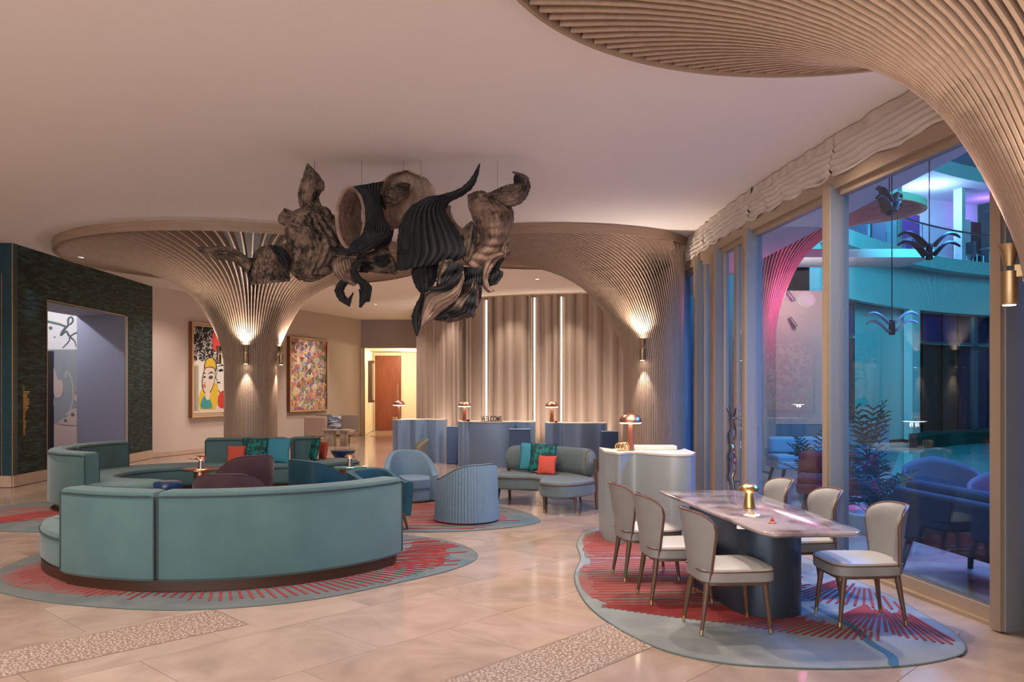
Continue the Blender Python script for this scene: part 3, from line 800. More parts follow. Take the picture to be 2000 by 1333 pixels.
# outdoor trumpet column, pink lit, with the pale wall behind it
ocol = trumpet('outdoor_trumpet_column', 'pink lit slatted trumpet column outside, seen through the second pane', (5.55, 18.2, .3), (6.9, 17.9, 2.0, 1.5), 56, width=.03, zs=1.33)
point((6.25, 17.2, 3.6), 130, (1.0, .08, .38), .1, 'pink_accent')
point((7.0, 16.6, .5), 9, (1.0, .1, .6), .5, 'pink_accent')
wv = thing('garden_pavilion', 'pale rendered garden wall and canopy lit pink behind the second pane', 'building', (7.1, 21, 0))
MB().box((.05, 0, 2.55), (1.5, .3, 3.4)).build('wall', 'plaster_warm', wv, smooth=False)
MB().box((1.0, -.1, 2.8), (.2, .3, 5.6)).build('pier', 'facade_white', wv, smooth=False)
MB().box((.5, -.6, 5.0), (5.0, 1.6, .2)).build('canopy', 'facade_white', wv, smooth=False)
MB().box((.4, .1, .42), (4.2, .5, .84)).build('low_wall', 'curtain_blue', wv, smooth=False)
for x, z in ((-.1, 4.2), (-.05, 3.55)):
    MB().tube([(x, -.2, z), (x + .12, -.32, z - .22)], .05, 10).build('spotlight', 'steel', wv)
point((7.0, 19.6, 3.9), 70, (1.0, .75, .6), .2, 'pavilion_lamp'); point((6.0, 19.8, 4.6), 50, (1.0, .1, .5), .2, 'pink_accent')
struct(MB().box((9.6, 33.5, 6.5), (14, .3, 13.2)).build('wall_courtyard', 'facade_white', smooth=False))
struct(MB().box((5.6, 24.4, 6.5), (5.0, .3, 13.2)).build('wall_courtyard_side', 'curtain_blue', smooth=False))
# ================================================================== RUGS AND FLOOR BANDS
def rug(name, label, pts, base_mat, z=.012):
    P = spline([(p[0], p[1]) for p in pts], 120, closed=True)
    root = thing(name, label, 'rug', (0, 0, 0))
    cx = sum(p[0] for p in P) / len(P); cy = sum(p[1] for p in P) / len(P)
    root.location = (cx, cy, 0)
    L = [Vector((p[0] - cx, p[1] - cy)) for p in P]
    MB().layers([ring3(L, .001), ring3(L, z * .7), ring3(scale_poly(L, .012), z)]).build('pile', base_mat, root)
    MB().tube([(p[0], p[1], z * .45) for p in L], .007, 5, closed=True).build('edge_binding', 'rug_edge', root)
    return root, Vector((cx, cy)), L
def inside(p, L):
    c = False; n = len(L)
    for i in range(n):
        a, b = L[i], L[i - 1]
        if (a[1] > p[1]) != (b[1] > p[1]) and p[0] < (b[0] - a[0]) * (p[1] - a[1]) / (b[1] - a[1]) + a[0]: c = not c
    return c
def stroke_mesh(root, cen, L, strokes, z, name='red_strokes', material='rug_red'):
    mb = MB()
    Li = scale_poly(L, .06)
    for (x, y, ang, ln, wd) in strokes:
        a = Vector((x, y)) - cen; b = a + Vector((math.cos(ang), math.sin(ang))) * ln
        # clip to the rug
        pts = [a.lerp(b, k / 12) for k in range(13)]; run = []
        for p in pts + [None]:
            if p is not None and inside(p, Li): run.append(p)
            else:
                if len(run) > 2:
                    c = (run[0] + run[-1]) / 2; mb.box((c.x, c.y, z + len(mb.v) * 1.2e-6), ((run[-1] - run[0]).length, wd, .003), ang)
                run = []
    if mb.v: tag(mb.build(name, material, root, smooth=False), kind='stuff')
def patch(root, cen, L, pts, material, z, name='wash'):
    P = spline([(p[0], p[1]) for p in pts], 60, closed=True)
    P = [Vector((p[0], p[1])) - cen for p in P]; Li = scale_poly(L, .03)
    Q = []
    for p in P:                      # pull points outside the rug back to its edge
        k = 1.0
        c = sum(P, Vector((0, 0))) / len(P)
        while k > 0 and not inside(c.lerp(p, k), Li): k -= .03
        Q.append(c.lerp(p, max(k, 0)))
    MB().layers([ring3(Q, z - .002), ring3(Q, z)]).build(name, material, root, smooth=False)
R_ = random.Random(21)
# dining rug
pts3 = [F(*p) for p in ((1160, 1036), (1128, 1060), (1134, 1092), (1122, 1130), (1145, 1180), (1200, 1225), (1290, 1270), (1400, 1296), (1520, 1306), (1650, 1309), (1780, 1302), (1860, 1287), (1886, 1270), (1865, 1240), (1800, 1200), (1740, 1168), (1640, 1122), (1500, 1066), (1300, 1032))]
rg3, c3, L3 = rug('organic_rug', 'blue and red organic rug under the marble dining table', pts3, 'rug_blue')
patch(rg3, c3, L3, [F(*p) for p in ((1150, 1044), (1140, 1070), (1136, 1092), (1200, 1088), (1400, 1075), (1420, 1050), (1300, 1040))], 'rug_wash', .0145)
patch(rg3, c3, L3, [F(*p) for p in ((1140, 1106), (1130, 1130), (1150, 1165), (1230, 1190), (1400, 1180), (1430, 1130), (1300, 1098))], 'rug_wash', .0145)
st = []
for k in range(36):
    y = 6.62 + k * .095
    st.append((.55 + R_.uniform(-.05, .15), y, R_.uniform(.02, .07), R_.uniform(1.0, 1.6), .032))
for k in range(14):
    y = 7.0 + k * .08; st.append((2.2 + R_.uniform(-.1, .1), y, R_.uniform(.2, .6), R_.uniform(.3, .5), .02))
fanc = F(1715, 1186)
outer = spline([F(*p) for p in ((1150, 1186), (1230, 1198), (1330, 1212), (1420, 1222), (1520, 1238), (1610, 1250), (1715, 1256))], 40)
for k, p in enumerate(outer):
    f = k / 39; v = fanc - p; st.append((p.x, p.y, math.atan2(v.y, v.x), (1.25 - 1.05 * f ** .8) * R_.uniform(.85, 1.1), .017))
def fan(cx, cy, arcpts, n, frac, wd):
    c = F(cx, cy); o = spline([F(*p) for p in arcpts], n)
    for p in o:
        v = c - p; fr = frac * R_.uniform(.85, 1.1); st.append((p.x, p.y, math.atan2(v.y, v.x), v.length * fr, wd))
fan(1690, 1118, ((1565, 1160), (1590, 1178), (1640, 1184), (1690, 1190), (1740, 1194), (1780, 1196), (1790, 1194)), 17, .52, .02)
fan(1722, 1172, ((1640, 1208), (1660, 1222), (1700, 1236), (1735, 1240), (1770, 1250), (1810, 1256), (1850, 1263), (1872, 1262)), 19, .62, .021)
stroke_mesh(rg3, c3, L3, st, .0155)
sp = spline([F(*p) for p in ((1590, 1190), (1660, 1225), (1700, 1260), (1740, 1285), (1745, 1303))], 20)
MB().prism([Vector((p.x, p.y)) - c3 for p in band_outline([Vector((q.x, q.y)) for q in sp], .03)], .012, .014).build('teal_vein', 'petrol_velvet', rg3, smooth=False)
# rug under the near sofa
pts1 = [(-4.95, 8.0), (-4.75, 7.35), (-4.1, 6.85), (-3.3, 6.55), (-2.5, 6.47), (-1.7, 6.75), (-1.05, 7.35), (-.55, 7.95), (-.36, 8.55), (-.6, 9.2), (-1.1, 9.65), (-2.0, 9.85), (-3.2, 9.8), (-4.4, 9.5), (-4.95, 8.9)]
rg1, c1, L1 = rug('organic_rug', 'grey and red organic rug under the nearest curved sofa', pts1, 'rug_grey')
patch(rg1, c1, L1, [(-4.8, 7.9), (-4.5, 7.3), (-3.8, 6.95), (-3.3, 7.0), (-3.6, 8), (-4.4, 8.8)], 'rug_wash', .0145)
st = []
for k in range(70):
    a = math.radians(-150 + k * 2.2); r0 = 1.86; ln = .10 + .33 * max(0, math.sin((k - 25) / 45 * PI)) ** .6 if k > 25 else R_.uniform(.12, .3)
    st.append((-2.85 + r0 * math.cos(a), 8.9 + r0 * math.sin(a), a + .15, ln + R_.uniform(0, .08), .022))
for k in range(22):
    y = 8.05 + k * .07; st.append((-1.2 + R_.uniform(-.1, .1), y - .15, R_.uniform(.25, .38), R_.uniform(.45, .8), .022))
stroke_mesh(rg1, c1, L1, st, .0155)
# big rug of the far seating group
pts2 = [(-7.1, 10.6), (-6.3, 10.05), (-5.0, 9.98), (-3.5, 10.15), (-2.2, 10.1), (-1.0, 9.98), (-.3, 10.15), (.25, 10.55), (.36, 11.0), (.0, 11.9), (-.9, 12.9), (-2.2, 13.5), (-4.0, 13.7), (-6.0, 13.4), (-7.4, 12.4), (-7.6, 11.4)]
rg2, c2, L2 = rug('organic_rug', 'large red and grey organic rug under the blue ribbed chairs', pts2, 'rug_grey')
patch(rg2, c2, L2, [(-1.9, 10.4), (-.9, 10.35), (-.2, 10.7), (-.1, 11.2), (-.8, 12.4), (-2.4, 12.9), (-4.2, 12.9), (-5.4, 12.2), (-5.2, 11.0), (-3.5, 10.6)], 'rug_wash', .0145)
patch(rg2, c2, L2, [(-7.3, 11.9), (-6.9, 11.1), (-6.0, 10.8), (-5.4, 11.2), (-6.2, 12.2)], 'rug_wash', .0145, )
st = []
for k in range(22):
    y = 10.15 + k * .1; st.append((-1.5 + R_.uniform(-.2, .2), y, R_.uniform(-.1, .15), R_.uniform(.8, 1.5), .03))
for k in range(26):
    st.append((-7.2 + k * .02, 10.35 + k * .05, R_.uniform(.3, .5), R_.uniform(.6, 1.0), .03))
stroke_mesh(rg2, c2, L2, st, .0155)

# pebble inlays across the stone floor
def pebble_band(name, label, a, b, wd, cut0=0.0, cut1=0.0):
    a = Vector(a); b = Vector(b); t = (b - a).normalized(); n = Vector((-t.y, t.x)); L = (b - a).length
    root = thing(name, label, 'floor inlay', (a.x, a.y, 0))
    poly = [n * wd / 2 + t * cut0, -n * wd / 2, -n * wd / 2 + t * L, n * wd / 2 + t * (L - cut1)]
    MB().prism(poly, 0.0005, .003).build('bed', 'grout_dark', root, smooth=False)
    mb = MB(); rr = random.Random(len(label)); s = .027
    nu = int(L / s); nv = int(wd / s)
    for i in range(nu):
        for j in range(nv):
            u = (i + .5 + rr.uniform(-.4, .4)) * s; v = -wd / 2 + (j + .5 + rr.uniform(-.4, .4)) * s
            f = (v + wd / 2) / wd
            if u < cut0 * f + .02 or u > L - cut1 * f - .02 or abs(v) > wd / 2 - .012: continue
            rx, ry, ph = rr.uniform(.008, .0135), rr.uniform(.0065, .011), rr.uniform(0, PI)
            c = t * u + n * v; k = len(mb.v)
            for q in range(6):
                x, y = rx * math.cos(q * PI / 3), ry * math.sin(q * PI / 3)
                mb.v.append((c.x + x * math.cos(ph) - y * math.sin(ph), c.y + x * math.sin(ph) + y * math.cos(ph), .003))
            mb.v.append((c.x, c.y, .008))
            for q in range(6): mb.f.append((k + q, k + (q + 1) % 6, k + 6))
    tag(mb.build('pebbles', 'pebble', root), kind='stuff')
    return root
pebble_band('pebble_inlay', 'pebble band in the floor left, in front of the curved sofa', (-5.0, 3.45), (-2.15, 6.28), .56)
pebble_band('pebble_inlay', 'pebble band in the floor at centre, running up to the dining rug', (-1.3, 3.55), (1.25, 6.27), .56)

# ================================================================== CURVED SOFAS
def piping(root, pts, r=.009, name='piping', closed=False, material='piping_dark'):
    return MB().tube(pts, r, 6, closed=closed).build(name, material, root)
def arc(cx, cy, r, a0, a1, n=50):
    return [Vector((cx + r * math.cos(math.radians(a0 + (a1 - a0) * i / (n - 1))), cy + r * math.sin(math.radians(a0 + (a1 - a0) * i / (n - 1))))) for i in range(n)]
def back_panel(root, path, hw, off, z0=.09, z1=.86, name='backrest'):
    o = cushion_block(MB(), path, hw, z0, z1, False, off, r=.05).build(name, 'velvet_teal', root)
    A = band_outline(path, hw + .002, False, off)
    n = len(path); B = A[:n]; C = A[n:]
    for E in (B, C):
        loop = [(E[0].x, E[0].y, z0 + .03)] + [(p.x, p.y, z1 - .045) for p in E] + [(E[-1].x, E[-1].y, z0 + .03)]
        piping(o, loop)
    return o
def seat_block(root, path, hw, z0=.1, z1=.43):
    o = cushion_block(MB(), path, hw, z0, z1, True, 0, r=.06).build('seat', 'velvet_teal', root)
    piping(o, [(p.x, p.y, z1 - .06) for p in band_outline(path, hw + .003, True)], closed=True)
    return o
sa = thing('curved_sofa', 'big teal velvet curved sofa nearest the camera, seen from behind', 'sofa', (-2.92, 8.95, .0185))
SA = lambda r, a0, a1, n=50: arc(0, 0, r, a0, a1, n)
MB().prism(band_outline(SA(1.57, -150, -27), .36, True), 0, .1).build('plinth', 'plinth_wood', sa)
MB().prism(band_outline(SA(1.92, -122, -26), .045, False), .0, .1).build('plinth', 'plinth_wood', sa)
seat_block(sa, SA(1.54, -160, -26, 70), .40)
back_panel(sa, SA(1.88, -123, -93.4, 20), .12, 0)
back_panel(sa, SA(1.88, -92.6, -24, 40), .12, 0)

sb = thing('curved_sofa', 'teal velvet curved sofa at left opening towards the column', 'sofa', (-5.5, 12.8, .0185))
BP = spline([(-5.25, 11.5), (-5.75, 11.62), (-6.3, 12.05), (-6.5, 12.7), (-6.35, 13.45), (-5.8, 14.05), (-5.1, 14.32), (-4.2, 14.42), (-3.55, 14.75), (-3.25, 15.15)], 110)
BP = [Vector((p[0] + 5.5, p[1] - 12.8)) for p in BP]
seat_block(sb, BP, .42)
MB().prism(band_outline(BP[3:-3], .36, True), 0, .1).build('plinth', 'plinth_wood', sb)
def sub(path, f0, f1): n = len(path); return path[int(f0 * n):int(f1 * n)]
# the path runs clockwise seen from above on the left side: outer side is on its left
back_panel(sb, sub(BP, .07, .30), .12, .34)
back_panel(sb, sub(BP, .304, .46), .12, .34)
back_panel(sb, sub(BP, .62, .86), .12, .34)
back_panel(sb, sub(BP, .864, .95), .12, .34)

# ================================================================== TUB CHAIRS
def tub_chair(name, label, loc, rz, material, ro=.42, hi=.70, lo=.46, zseat=.42, taper=.92, ribs=0, open_deg=70, wall=.09, seat_mat=None, legs=False, group=None, sharp=1.0, square=0):
    root = thing(name, label, 'chair', loc, rz, group)
    z0 = .16 if legs else .015
    a_open = math.radians(open_deg / 2); n = 240 if ribs else 72
    rings = []
    for i in range(n + 1):
        th = -(PI - a_open) + 2 * (PI - a_open) * i / n        # 0 = middle of the back
        f = .5 + .5 * math.cos(th * PI / (PI - a_open) * .98)
        f = f ** sharp
        h = lo + (hi - lo) * (f * f * (3 - 2 * f))
        rr = ro + (.005 * math.cos(ribs * th) if ribs else 0)
        ri = ro - wall
        d = Vector((math.sin(th), -math.cos(th)))
        sec = [(rr * taper, z0), (rr * (taper * .4 + .6), (z0 + h) / 2), (rr, h - .035), (rr - .012, h - .01), ((rr + ri) / 2, h), (ri + .012, h - .012), (ri, h - .04), (ri, zseat - .1), (ri * taper, z0)]
        sq = 1.0 if not square else 1 / (abs(d.x) ** square + abs(d.y) ** square) ** (1 / square)
        rings.append([(d.x * r * sq, d.y * r * sq, z) for r, z in sec])
    shell = MB().layers(rings).build('shell', material, root)
    piping(shell, [tuple(Vector(r[3]) + Vector((0, 0, .002))) for r in rings], .006, material=material if ribs == 0 else 'piping_dark')
    rs = ro - wall + .005
    MB().lathe([(rs * .98, zseat - .16), (rs, zseat - .12), (rs, zseat - .03), (rs - .02, zseat - .008), (rs - .06, zseat)], 40, (0, .02, 0)).build('seat_cushion', seat_mat or material, root)
    MB().lathe([(rs * taper - .01, z0), (rs * taper, z0 + .01), (rs * .97, zseat - .15)], 40).build('base', material, root)
    if legs:
        for sx in (-1, 1):
            for sy in (-1, 1): MB().tube([(sx * .24, sy * .24, 0), (sx * .2, sy * .2, .2)], .014, 8, r2=.022).build('leg', 'walnut', root)
    else:
        MB().lathe([(ro * taper - .03, 0), (ro * taper - .03, .02)], 32).build('plinth', 'plinth_wood', root)
    return root
zr = .0185
tub_chair('tub_chair', 'pale blue tub chair facing the camera, below the leftmost reception desk', (-1.57, 12.75, zr), PI + .35, 'sky_fabric', ro=.42, hi=.76, lo=.40, zseat=.37, seat_mat='sky_fabric', open_deg=96, taper=.97, wall=.10)
tub_chair('tub_chair', 'blue ribbed tub chair seen from behind, before the kidney sofa', (-.60, 10.85, zr), .7, 'sky_fabric', ro=.40, hi=.76, lo=.54, ribs=64, taper=1.07)
tub_chair('tub_chair', 'maroon velvet tub chair, nearest one showing above the sofa back', (-3.28, 9.55, .0185), .1, 'maroon_velvet', ro=.42, hi=.78, lo=.5, legs=True)
tub_chair('tub_chair', 'maroon velvet tub chair, farther one beside the copper table', (-3.78, 11.55, .0185), .75, 'maroon_velvet', ro=.41, hi=.82, lo=.5, legs=True)
tub_chair('tub_chair', 'petrol blue velvet chair right of the maroon chairs', (-2.52, 10.75, .0185), -.75, 'petrol_velvet', ro=.34, hi=.82, lo=.60, zseat=.46, legs=True, open_deg=100, sharp=.55, square=5, wall=.1)
tub_chair('tub_chair', 'petrol blue chair mostly hidden behind the right end of the big sofa', (-1.62, 10.05, .0185), -2.2, 'petrol_velvet', ro=.34, hi=.74, lo=.58, zseat=.46, legs=True, open_deg=100, sharp=.6, square=5, wall=.1)

# ================================================================== STOOLS, SIDE TABLES, LAMPS
def stool(label, loc, r=.2, h=.5):
    t = thing('drum_stool', label, 'stool', loc)
    MB().lathe([(r * .8, 0), (r * .82, .02), (r * .98, h * .62), (r, h * .64), (r, h * .72), (r * .93, h * .74)], 32).build('body', 'navy_lacquer', t)
    MB().lathe([(r * .86, h * .74), (r * .9, h * .78), (r * .92, h * .93), (r * .86, h * .98), (r * .7, h)], 32).build('cushion', 'navy_lacquer', t)
    MB().lathe([(r * 1.0, h * .66), (r * 1.06, h * .68), (r * 1.06, h * .71), (r * 1.0, h * .73), (r * 1.0, h * .66)], 32, cap=False).build('band', 'sky_fabric', t)
stool('navy drum stool beside the rounded seat end at left', (-4.6, 10.95, .0145), .2, .5)
stool('navy drum stool between the petrol chair and the green topped table', (-2.35, 12.1, .0145), .2, .46)
def side_table(label, loc, r, h, top_mat, leg_mat, rl=.09, name='side_table'):
    t = thing(name, label, 'table', loc)
    MB().lathe([(r - .01, h - .03), (r, h - .024), (r, h - .006), (r - .008, h)], 40).build('table_top', top_mat, t)
    MB().lathe([(rl * 1.15, 0), (rl, .03), (rl, h - .03)], 28).build('pedestal', leg_mat, t)
    return t
side_table('round copper side table in front of the far sofa', (-4.82, 12.7, .0145), .27, .5, 'copper', 'copper', .11)
side_table('copper side table with green glass top near the corridor', (-2.58, 13.05, .0145), .26, .5, 'glass_green', 'copper', .17)
side_table('low copper table hidden behind the ribbed chair', (-.78, 12.1, .0145), .28, .34, 'copper', 'copper', .1)
t = thing('drum_table', 'dark navy flared drum table behind the sofa end cushion', 'table', (-3.3, 16.0, 0))
MB().lathe([(.17, 0), (.15, .05), (.17, .42), (.23, .5), (.23, .53)], 32).build('body', 'navy_lacquer', t)
MB().lathe([(.235, .53), (.24, .535), (.24, .55), (.22, .555)], 32).build('table_top', 'navy_lacquer', t)

def mushroom_lamp(label, loc, s=1.0, stem='lamp_wood', shade='copper', h=.43, power=5, glow=True, slim=False):
    t = thing('table_lamp', label, 'lamp', loc)
    if slim:
        MB().lathe([(.048 * s, 0), (.05 * s, .006), (.046 * s, .02), (.03 * s, h - .05), (.028 * s, h - .04)], 24).build('stem', stem, t)
        R, hh = .085 * s, .058 * s
    else:
        MB().lathe([(.05 * s, 0), (.052 * s, .008), (.046 * s, .015), (.022 * s, h - .08), (.015 * s, h - .05)], 24).build('stem', stem, t)
        R, hh = .145 * s, .115 * s
    zb = h - hh
    MB().lathe([(R, zb), (R * 1.0, zb + .004), (R * .93, zb + hh * .38), (R * .72, zb + hh * .75), (R * .4, zb + hh * .95), (.004, h),
                (.003, h - .006), (R * .4, zb + hh * .88), (R * .70, zb + hh * .68), (R * .90, zb + hh * .33), (R * .97, zb)], 32, cap=False).build('shade', shade, t)
    if slim: MB().lathe([(.003, .002), (R * .86, .002), (R * .8, .012), (.003, .014)], 28, (0, 0, zb), cap=False).build('diffuser', 'lamp_glow', t)
    else: MB().lathe([(.003, -.012), (R * .8, -.012), (R * .92, -.006), (R * .95, .004), (.003, .006)], 28, (0, 0, zb - .001), cap=False).build('diffuser', 'lamp_glow', t)
    point((loc[0], loc[1], loc[2] + zb - .05), power, (1.0, .78, .52), .04)
    return t
mushroom_lamp('small mushroom lamp on the copper side table', (-4.82, 12.7, .515), 1.0, 'chrome', 'copper', .2, 2, slim=True)
mushroom_lamp('small mushroom lamp on the green topped table', (-2.58, 13.05, .515), 1.0, 'chrome', 'copper', .2, 2, slim=True)
mushroom_lamp('small mushroom lamp peeking over the ribbed blue chair', (-.78, 12.1, .355), 1.0, 'chrome', 'copper', .2, 2, slim=True)
mushroom_lamp('brushed gold mushroom lamp on the marble dining table', (1.955, 6.75, .7702), 1.0, 'gold', 'gold', .2, 2, slim=True)

# ================================================================== CUSHIONS
def pillow(label, loc, size, th, material, rz=0, tilt=.25, roll=0, name='cushion'):
    n = 17; mb = MB()
    def pt(u, v, sgn):
        e = (max(0, 1 - u * u) * max(0, 1 - v * v)) ** .42
        pin = 1 - .07 * (1 - abs(u * v))
        return (size * .5 * u * pin, sgn * th * .5 * e, size * .5 * v * pin)
    for sgn in (1, -1):
        mb.grid([[pt(-1 + 2 * i / (n - 1), -1 + 2 * j / (n - 1), sgn) for i in range(n)] for j in range(n)])
    import bmesh
    o = mb.build(name, material, angle=180)
    bm = bmesh.new(); bm.from_mesh(o.data); bmesh.ops.remove_doubles(bm, verts=bm.verts, dist=1e-4); bmesh.ops.recalc_face_normals(bm, faces=bm.faces); bm.to_mesh(o.data); bm.free()
    o.rotation_euler = Matrix.Rotation(rz, 3, 'Z').to_euler() if not tilt else (Matrix.Rotation(rz, 3, 'Z') @ Matrix.Rotation(-tilt, 3, 'X') @ Matrix.Rotation(roll, 3, 'Y')).to_euler()
    o.location = loc
    return tag(o, label, 'cushion', 'scatter cushions')
# far sofa cushions (front of backrest)
pillow('small coral cushion on the far teal sofa', (-4.82, 14.32, .60), .32, .11, 'coral', .05, .2)
pillow('patterned jade cushion between coral and blue ones on the far sofa', (-4.52, 14.40, .66), .46, .13, 'jade', 0, .2)
pillow('plain bright blue cushion on the far teal sofa', (-4.12, 14.42, .66), .46, .13, 'aqua_blue', -.15, .2)
pillow('dark teal cushion leaning at the right end of the far sofa', (-3.62, 14.95, .66), .44, .12, 'jade', -.95, .22)
pillow('coral cushion half hidden at the right end of the far sofa', (-3.5, 15.2, .61), .33, .1, 'coral', -.95, .15)

# ================================================================== KIDNEY SOFA
KA = math.atan2(11.95 - 13.1, .95 + .05)
ks = thing('kidney_sofa', 'grey kidney shaped sofa on walnut legs with bolster back', 'sofa', (.42, 12.35, 0), -.42)
kp = spline([(-.92, .12), (-.80, -.22), (-.42, -.30), (-.05, -.20), (.16, -.36), (.34, -.80), (.74, -.86), (.95, -.40), (.82, .12), (.5, .36), (0, .42), (-.6, .36)], 90, closed=True)
kp = [Vector((p[0], p[1])) for p in kp]
s_ = soft_block(MB(), kp, .24, .46, .05).build('seat', 'grey_fabric', ks)
piping(s_, [(p.x, p.y, .415) for p in scale_poly(kp, -.003)], .007, closed=True, material='piping_brown')
bpth = spline([(-.72, .30), (-.3, .44), (.2, .42), (.62, .22), (.86, -.08)], 40)
rings = []
for i, p in enumerate(bpth):
    t, n = normals2(bpth)[i]; f = i / 39
    e = 1.0
    if f < .1: e = math.sqrt(max(0, 1 - (1 - f / .1) ** 2)) * .98 + .02
    if f > .92: e = math.sqrt(max(0, 1 - ((f - .92) / .08) ** 2)) * .9 + .1
    rings.append([(p[0] + n.x * .085 * math.cos(a) * (.5 + .5 * e), p[1] + n.y * .085 * math.cos(a) * (.5 + .5 * e), .66 + .20 * e * (abs(math.sin(a)) ** .7) * (1 if math.sin(a) > 0 else -1)) for a in [2 * PI * k / 20 for k in range(20)]])
bk = MB().layers(rings).build('backrest', 'grey_fabric', ks, angle=70)
piping(bk, [tuple(q) for q in rings[-3]], .006, closed=True, material='piping_brown')
for (x, y, zt, dx) in ((-.7, .40, .62, 0), (.93, -.16, .74, .0)):
    MB().tube([(x + dx, y + .05, 0), (x, y, zt)], .022, 10, r2=.03).build('back_post', 'walnut', ks)
for (x, y) in ((-.62, -.1), (.32, -.62), (.78, -.62), (.55, .2), (0.0, .25)):
    MB().tube([(x * 1.06, y * 1.06, 0), (x, y, .25)], .015, 10, r2=.024).build('leg', 'walnut', ks)
    MB().lathe([(.0145, 0), (.017, .04)], 12, (x * 1.06, y * 1.06, 0)).build('leg_tip', 'brass', ks)
mb = MB(); mb.box((.05, .02, .225), (1.2, .04, .04)); mb.box((.5, -.14, .225), (.04, .62, .04)); mb.box((.55, -.62, .225), (.44, .04, .04)); mb.build('rail', 'walnut', ks, smooth=False)
def kloc(x, y, z): 
    c, s = math.cos(-.42), math.sin(-.42); return (.42 + x * c - y * s, 12.35 + x * s + y * c, z)
pillow('plain aqua cushion at the back left on the kidney sofa', kloc(-.22, .26, .70), .44, .11, 'aqua_blue', -.35, .2)
pillow('patterned jade cushion on the kidney sofa', kloc(-.02, .17, .70), .44, .12, 'jade', -.42, .24)
pillow('small coral cushion on the kidney sofa', kloc(.10, .03, .60), .30, .1, 'coral', -.42, .3)

# ================================================================== RECEPTION
def wavy_desk(label, pts, depth, h, material, name='reception_desk', waves=None, top='desk_top', loc=None):
    """front follows pts; flat back at +depth"""
    loc = loc or (sum(p[0] for p in pts) / len(pts), sum(p[1] for p in pts) / len(pts), .0172 if name == 'host_desk' else 0)
    root = thing(name, label, 'desk', loc)
    P = [Vector((p[0] - loc[0], p[1] - loc[1])) for p in spline(pts, 80)]
    A = P; B = [Vector((p.x, p.y + depth)) for p in P]
    MB().prism(A + B[::-1], .0, h - .02).build('body', material, root, angle=60)
    A2 = [p + Vector((0, -.006)) for p in P]
    MB().prism(A2 + B[::-1], h - .02, h).build('desk_top', top, root, angle=60)
    return root
def flut(px0, px1, d0, d1, prof):
    out = []
    for f, o in prof:
        px = px0 + (px1 - px0) * f; d = d0 + (d1 - d0) * f + o
        out.append(((px - 1000) * d / FPX, d))
    return out
wavy_desk('slate blue wavy reception desk, leftmost, by the corridor', flut(767, 871, 19.2, 19.3, [(0, .2), (.1, .0), (.3, .12), (.45, .02), (.62, .18), (.8, -.02), (.93, .02), (1, .2)]), .5, 1.03, 'desk_blue')
wavy_desk('slate blue wavy reception desk with the welcome sign', flut(894, 1046, 18.3, 18.1, [(0, .25), (.05, .1), (.15, .12), (.28, -.02), (.5, -.05), (.68, 0.0), (.76, .12), (.84, .02), (.93, .08), (1, .3)]), .5, 1.02, 'desk_blue')
wavy_desk('slate blue wavy reception desk, rightmost, beside the column', flut(1066, 1186, 17.6, 17.5, [(0, .25), (.08, .05), (.24, .1), (.32, .02), (.55, -.06), (.8, .0), (.95, .03), (1, .22)]), .5, 1.02, 'desk_blue')
for (x0, x1, d, h, lab) in ((872, 894, 19.0, .86, 'navy block between the left and middle reception desks'), (995, 1036, 17.75, .86, 'navy block in front of the middle reception desk'), (1176, 1208, 17.2, .84, 'navy block at the right end of the right reception desk')):
    X0, X1 = (x0 - 1000) * d / FPX, (x1 - 1000) * d / FPX
    t = thing('plinth_unit', lab, 'plinth', ((X0 + X1) / 2, d + .16, 0))
    MB().box((0, 0, h / 2), (X1 - X0, .3, h)).build('body', 'desk_navy', t, bevel=.015)
    MB().box((0, 0, h + .008), (X1 - X0 + .01, .31, .016)).build('table_top', 'desk_blue', t, bevel=.004)
hd_ = wavy_desk('pale host desk with wavy front behind the dining chairs', [F(1181, 1058)[:2], F(1200, 1064)[:2], (1.2, 9.12), (1.38, 9.3), (1.55, 9.08), (1.75, 8.92), (1.95, 8.95), (2.06, 9.2)], .62, 1.02, 'desk_white', name='host_desk')
lx = hd_.location
MB().box((1.62 - lx.x, 9.62 - lx.y, 1.045), (.6, .2, .05)).build('raised_ledge', 'desk_top', hd_, bevel=.01)
mushroom_lamp('copper domed lamp on the leftmost reception desk', ((779 - 1000) * 19.5 / FPX, 19.5, 1.031), 1.0, h=.45, power=3)
mushroom_lamp('copper domed lamp on the welcome desk', ((907 - 1000) * 18.5 / FPX, 18.55, 1.021), 1.0, h=.45, power=3)
mushroom_lamp('copper domed lamp on the rightmost reception desk', ((1078 - 1000) * 17.9 / FPX, 17.95, 1.021), 1.0, h=.45, power=3)
mushroom_lamp('big copper domed lamp with red wood stem on the pale host desk', ((1229 - 1000) * 9.55 / FPX, 9.45, 1.0385), .92, h=.43, power=3)
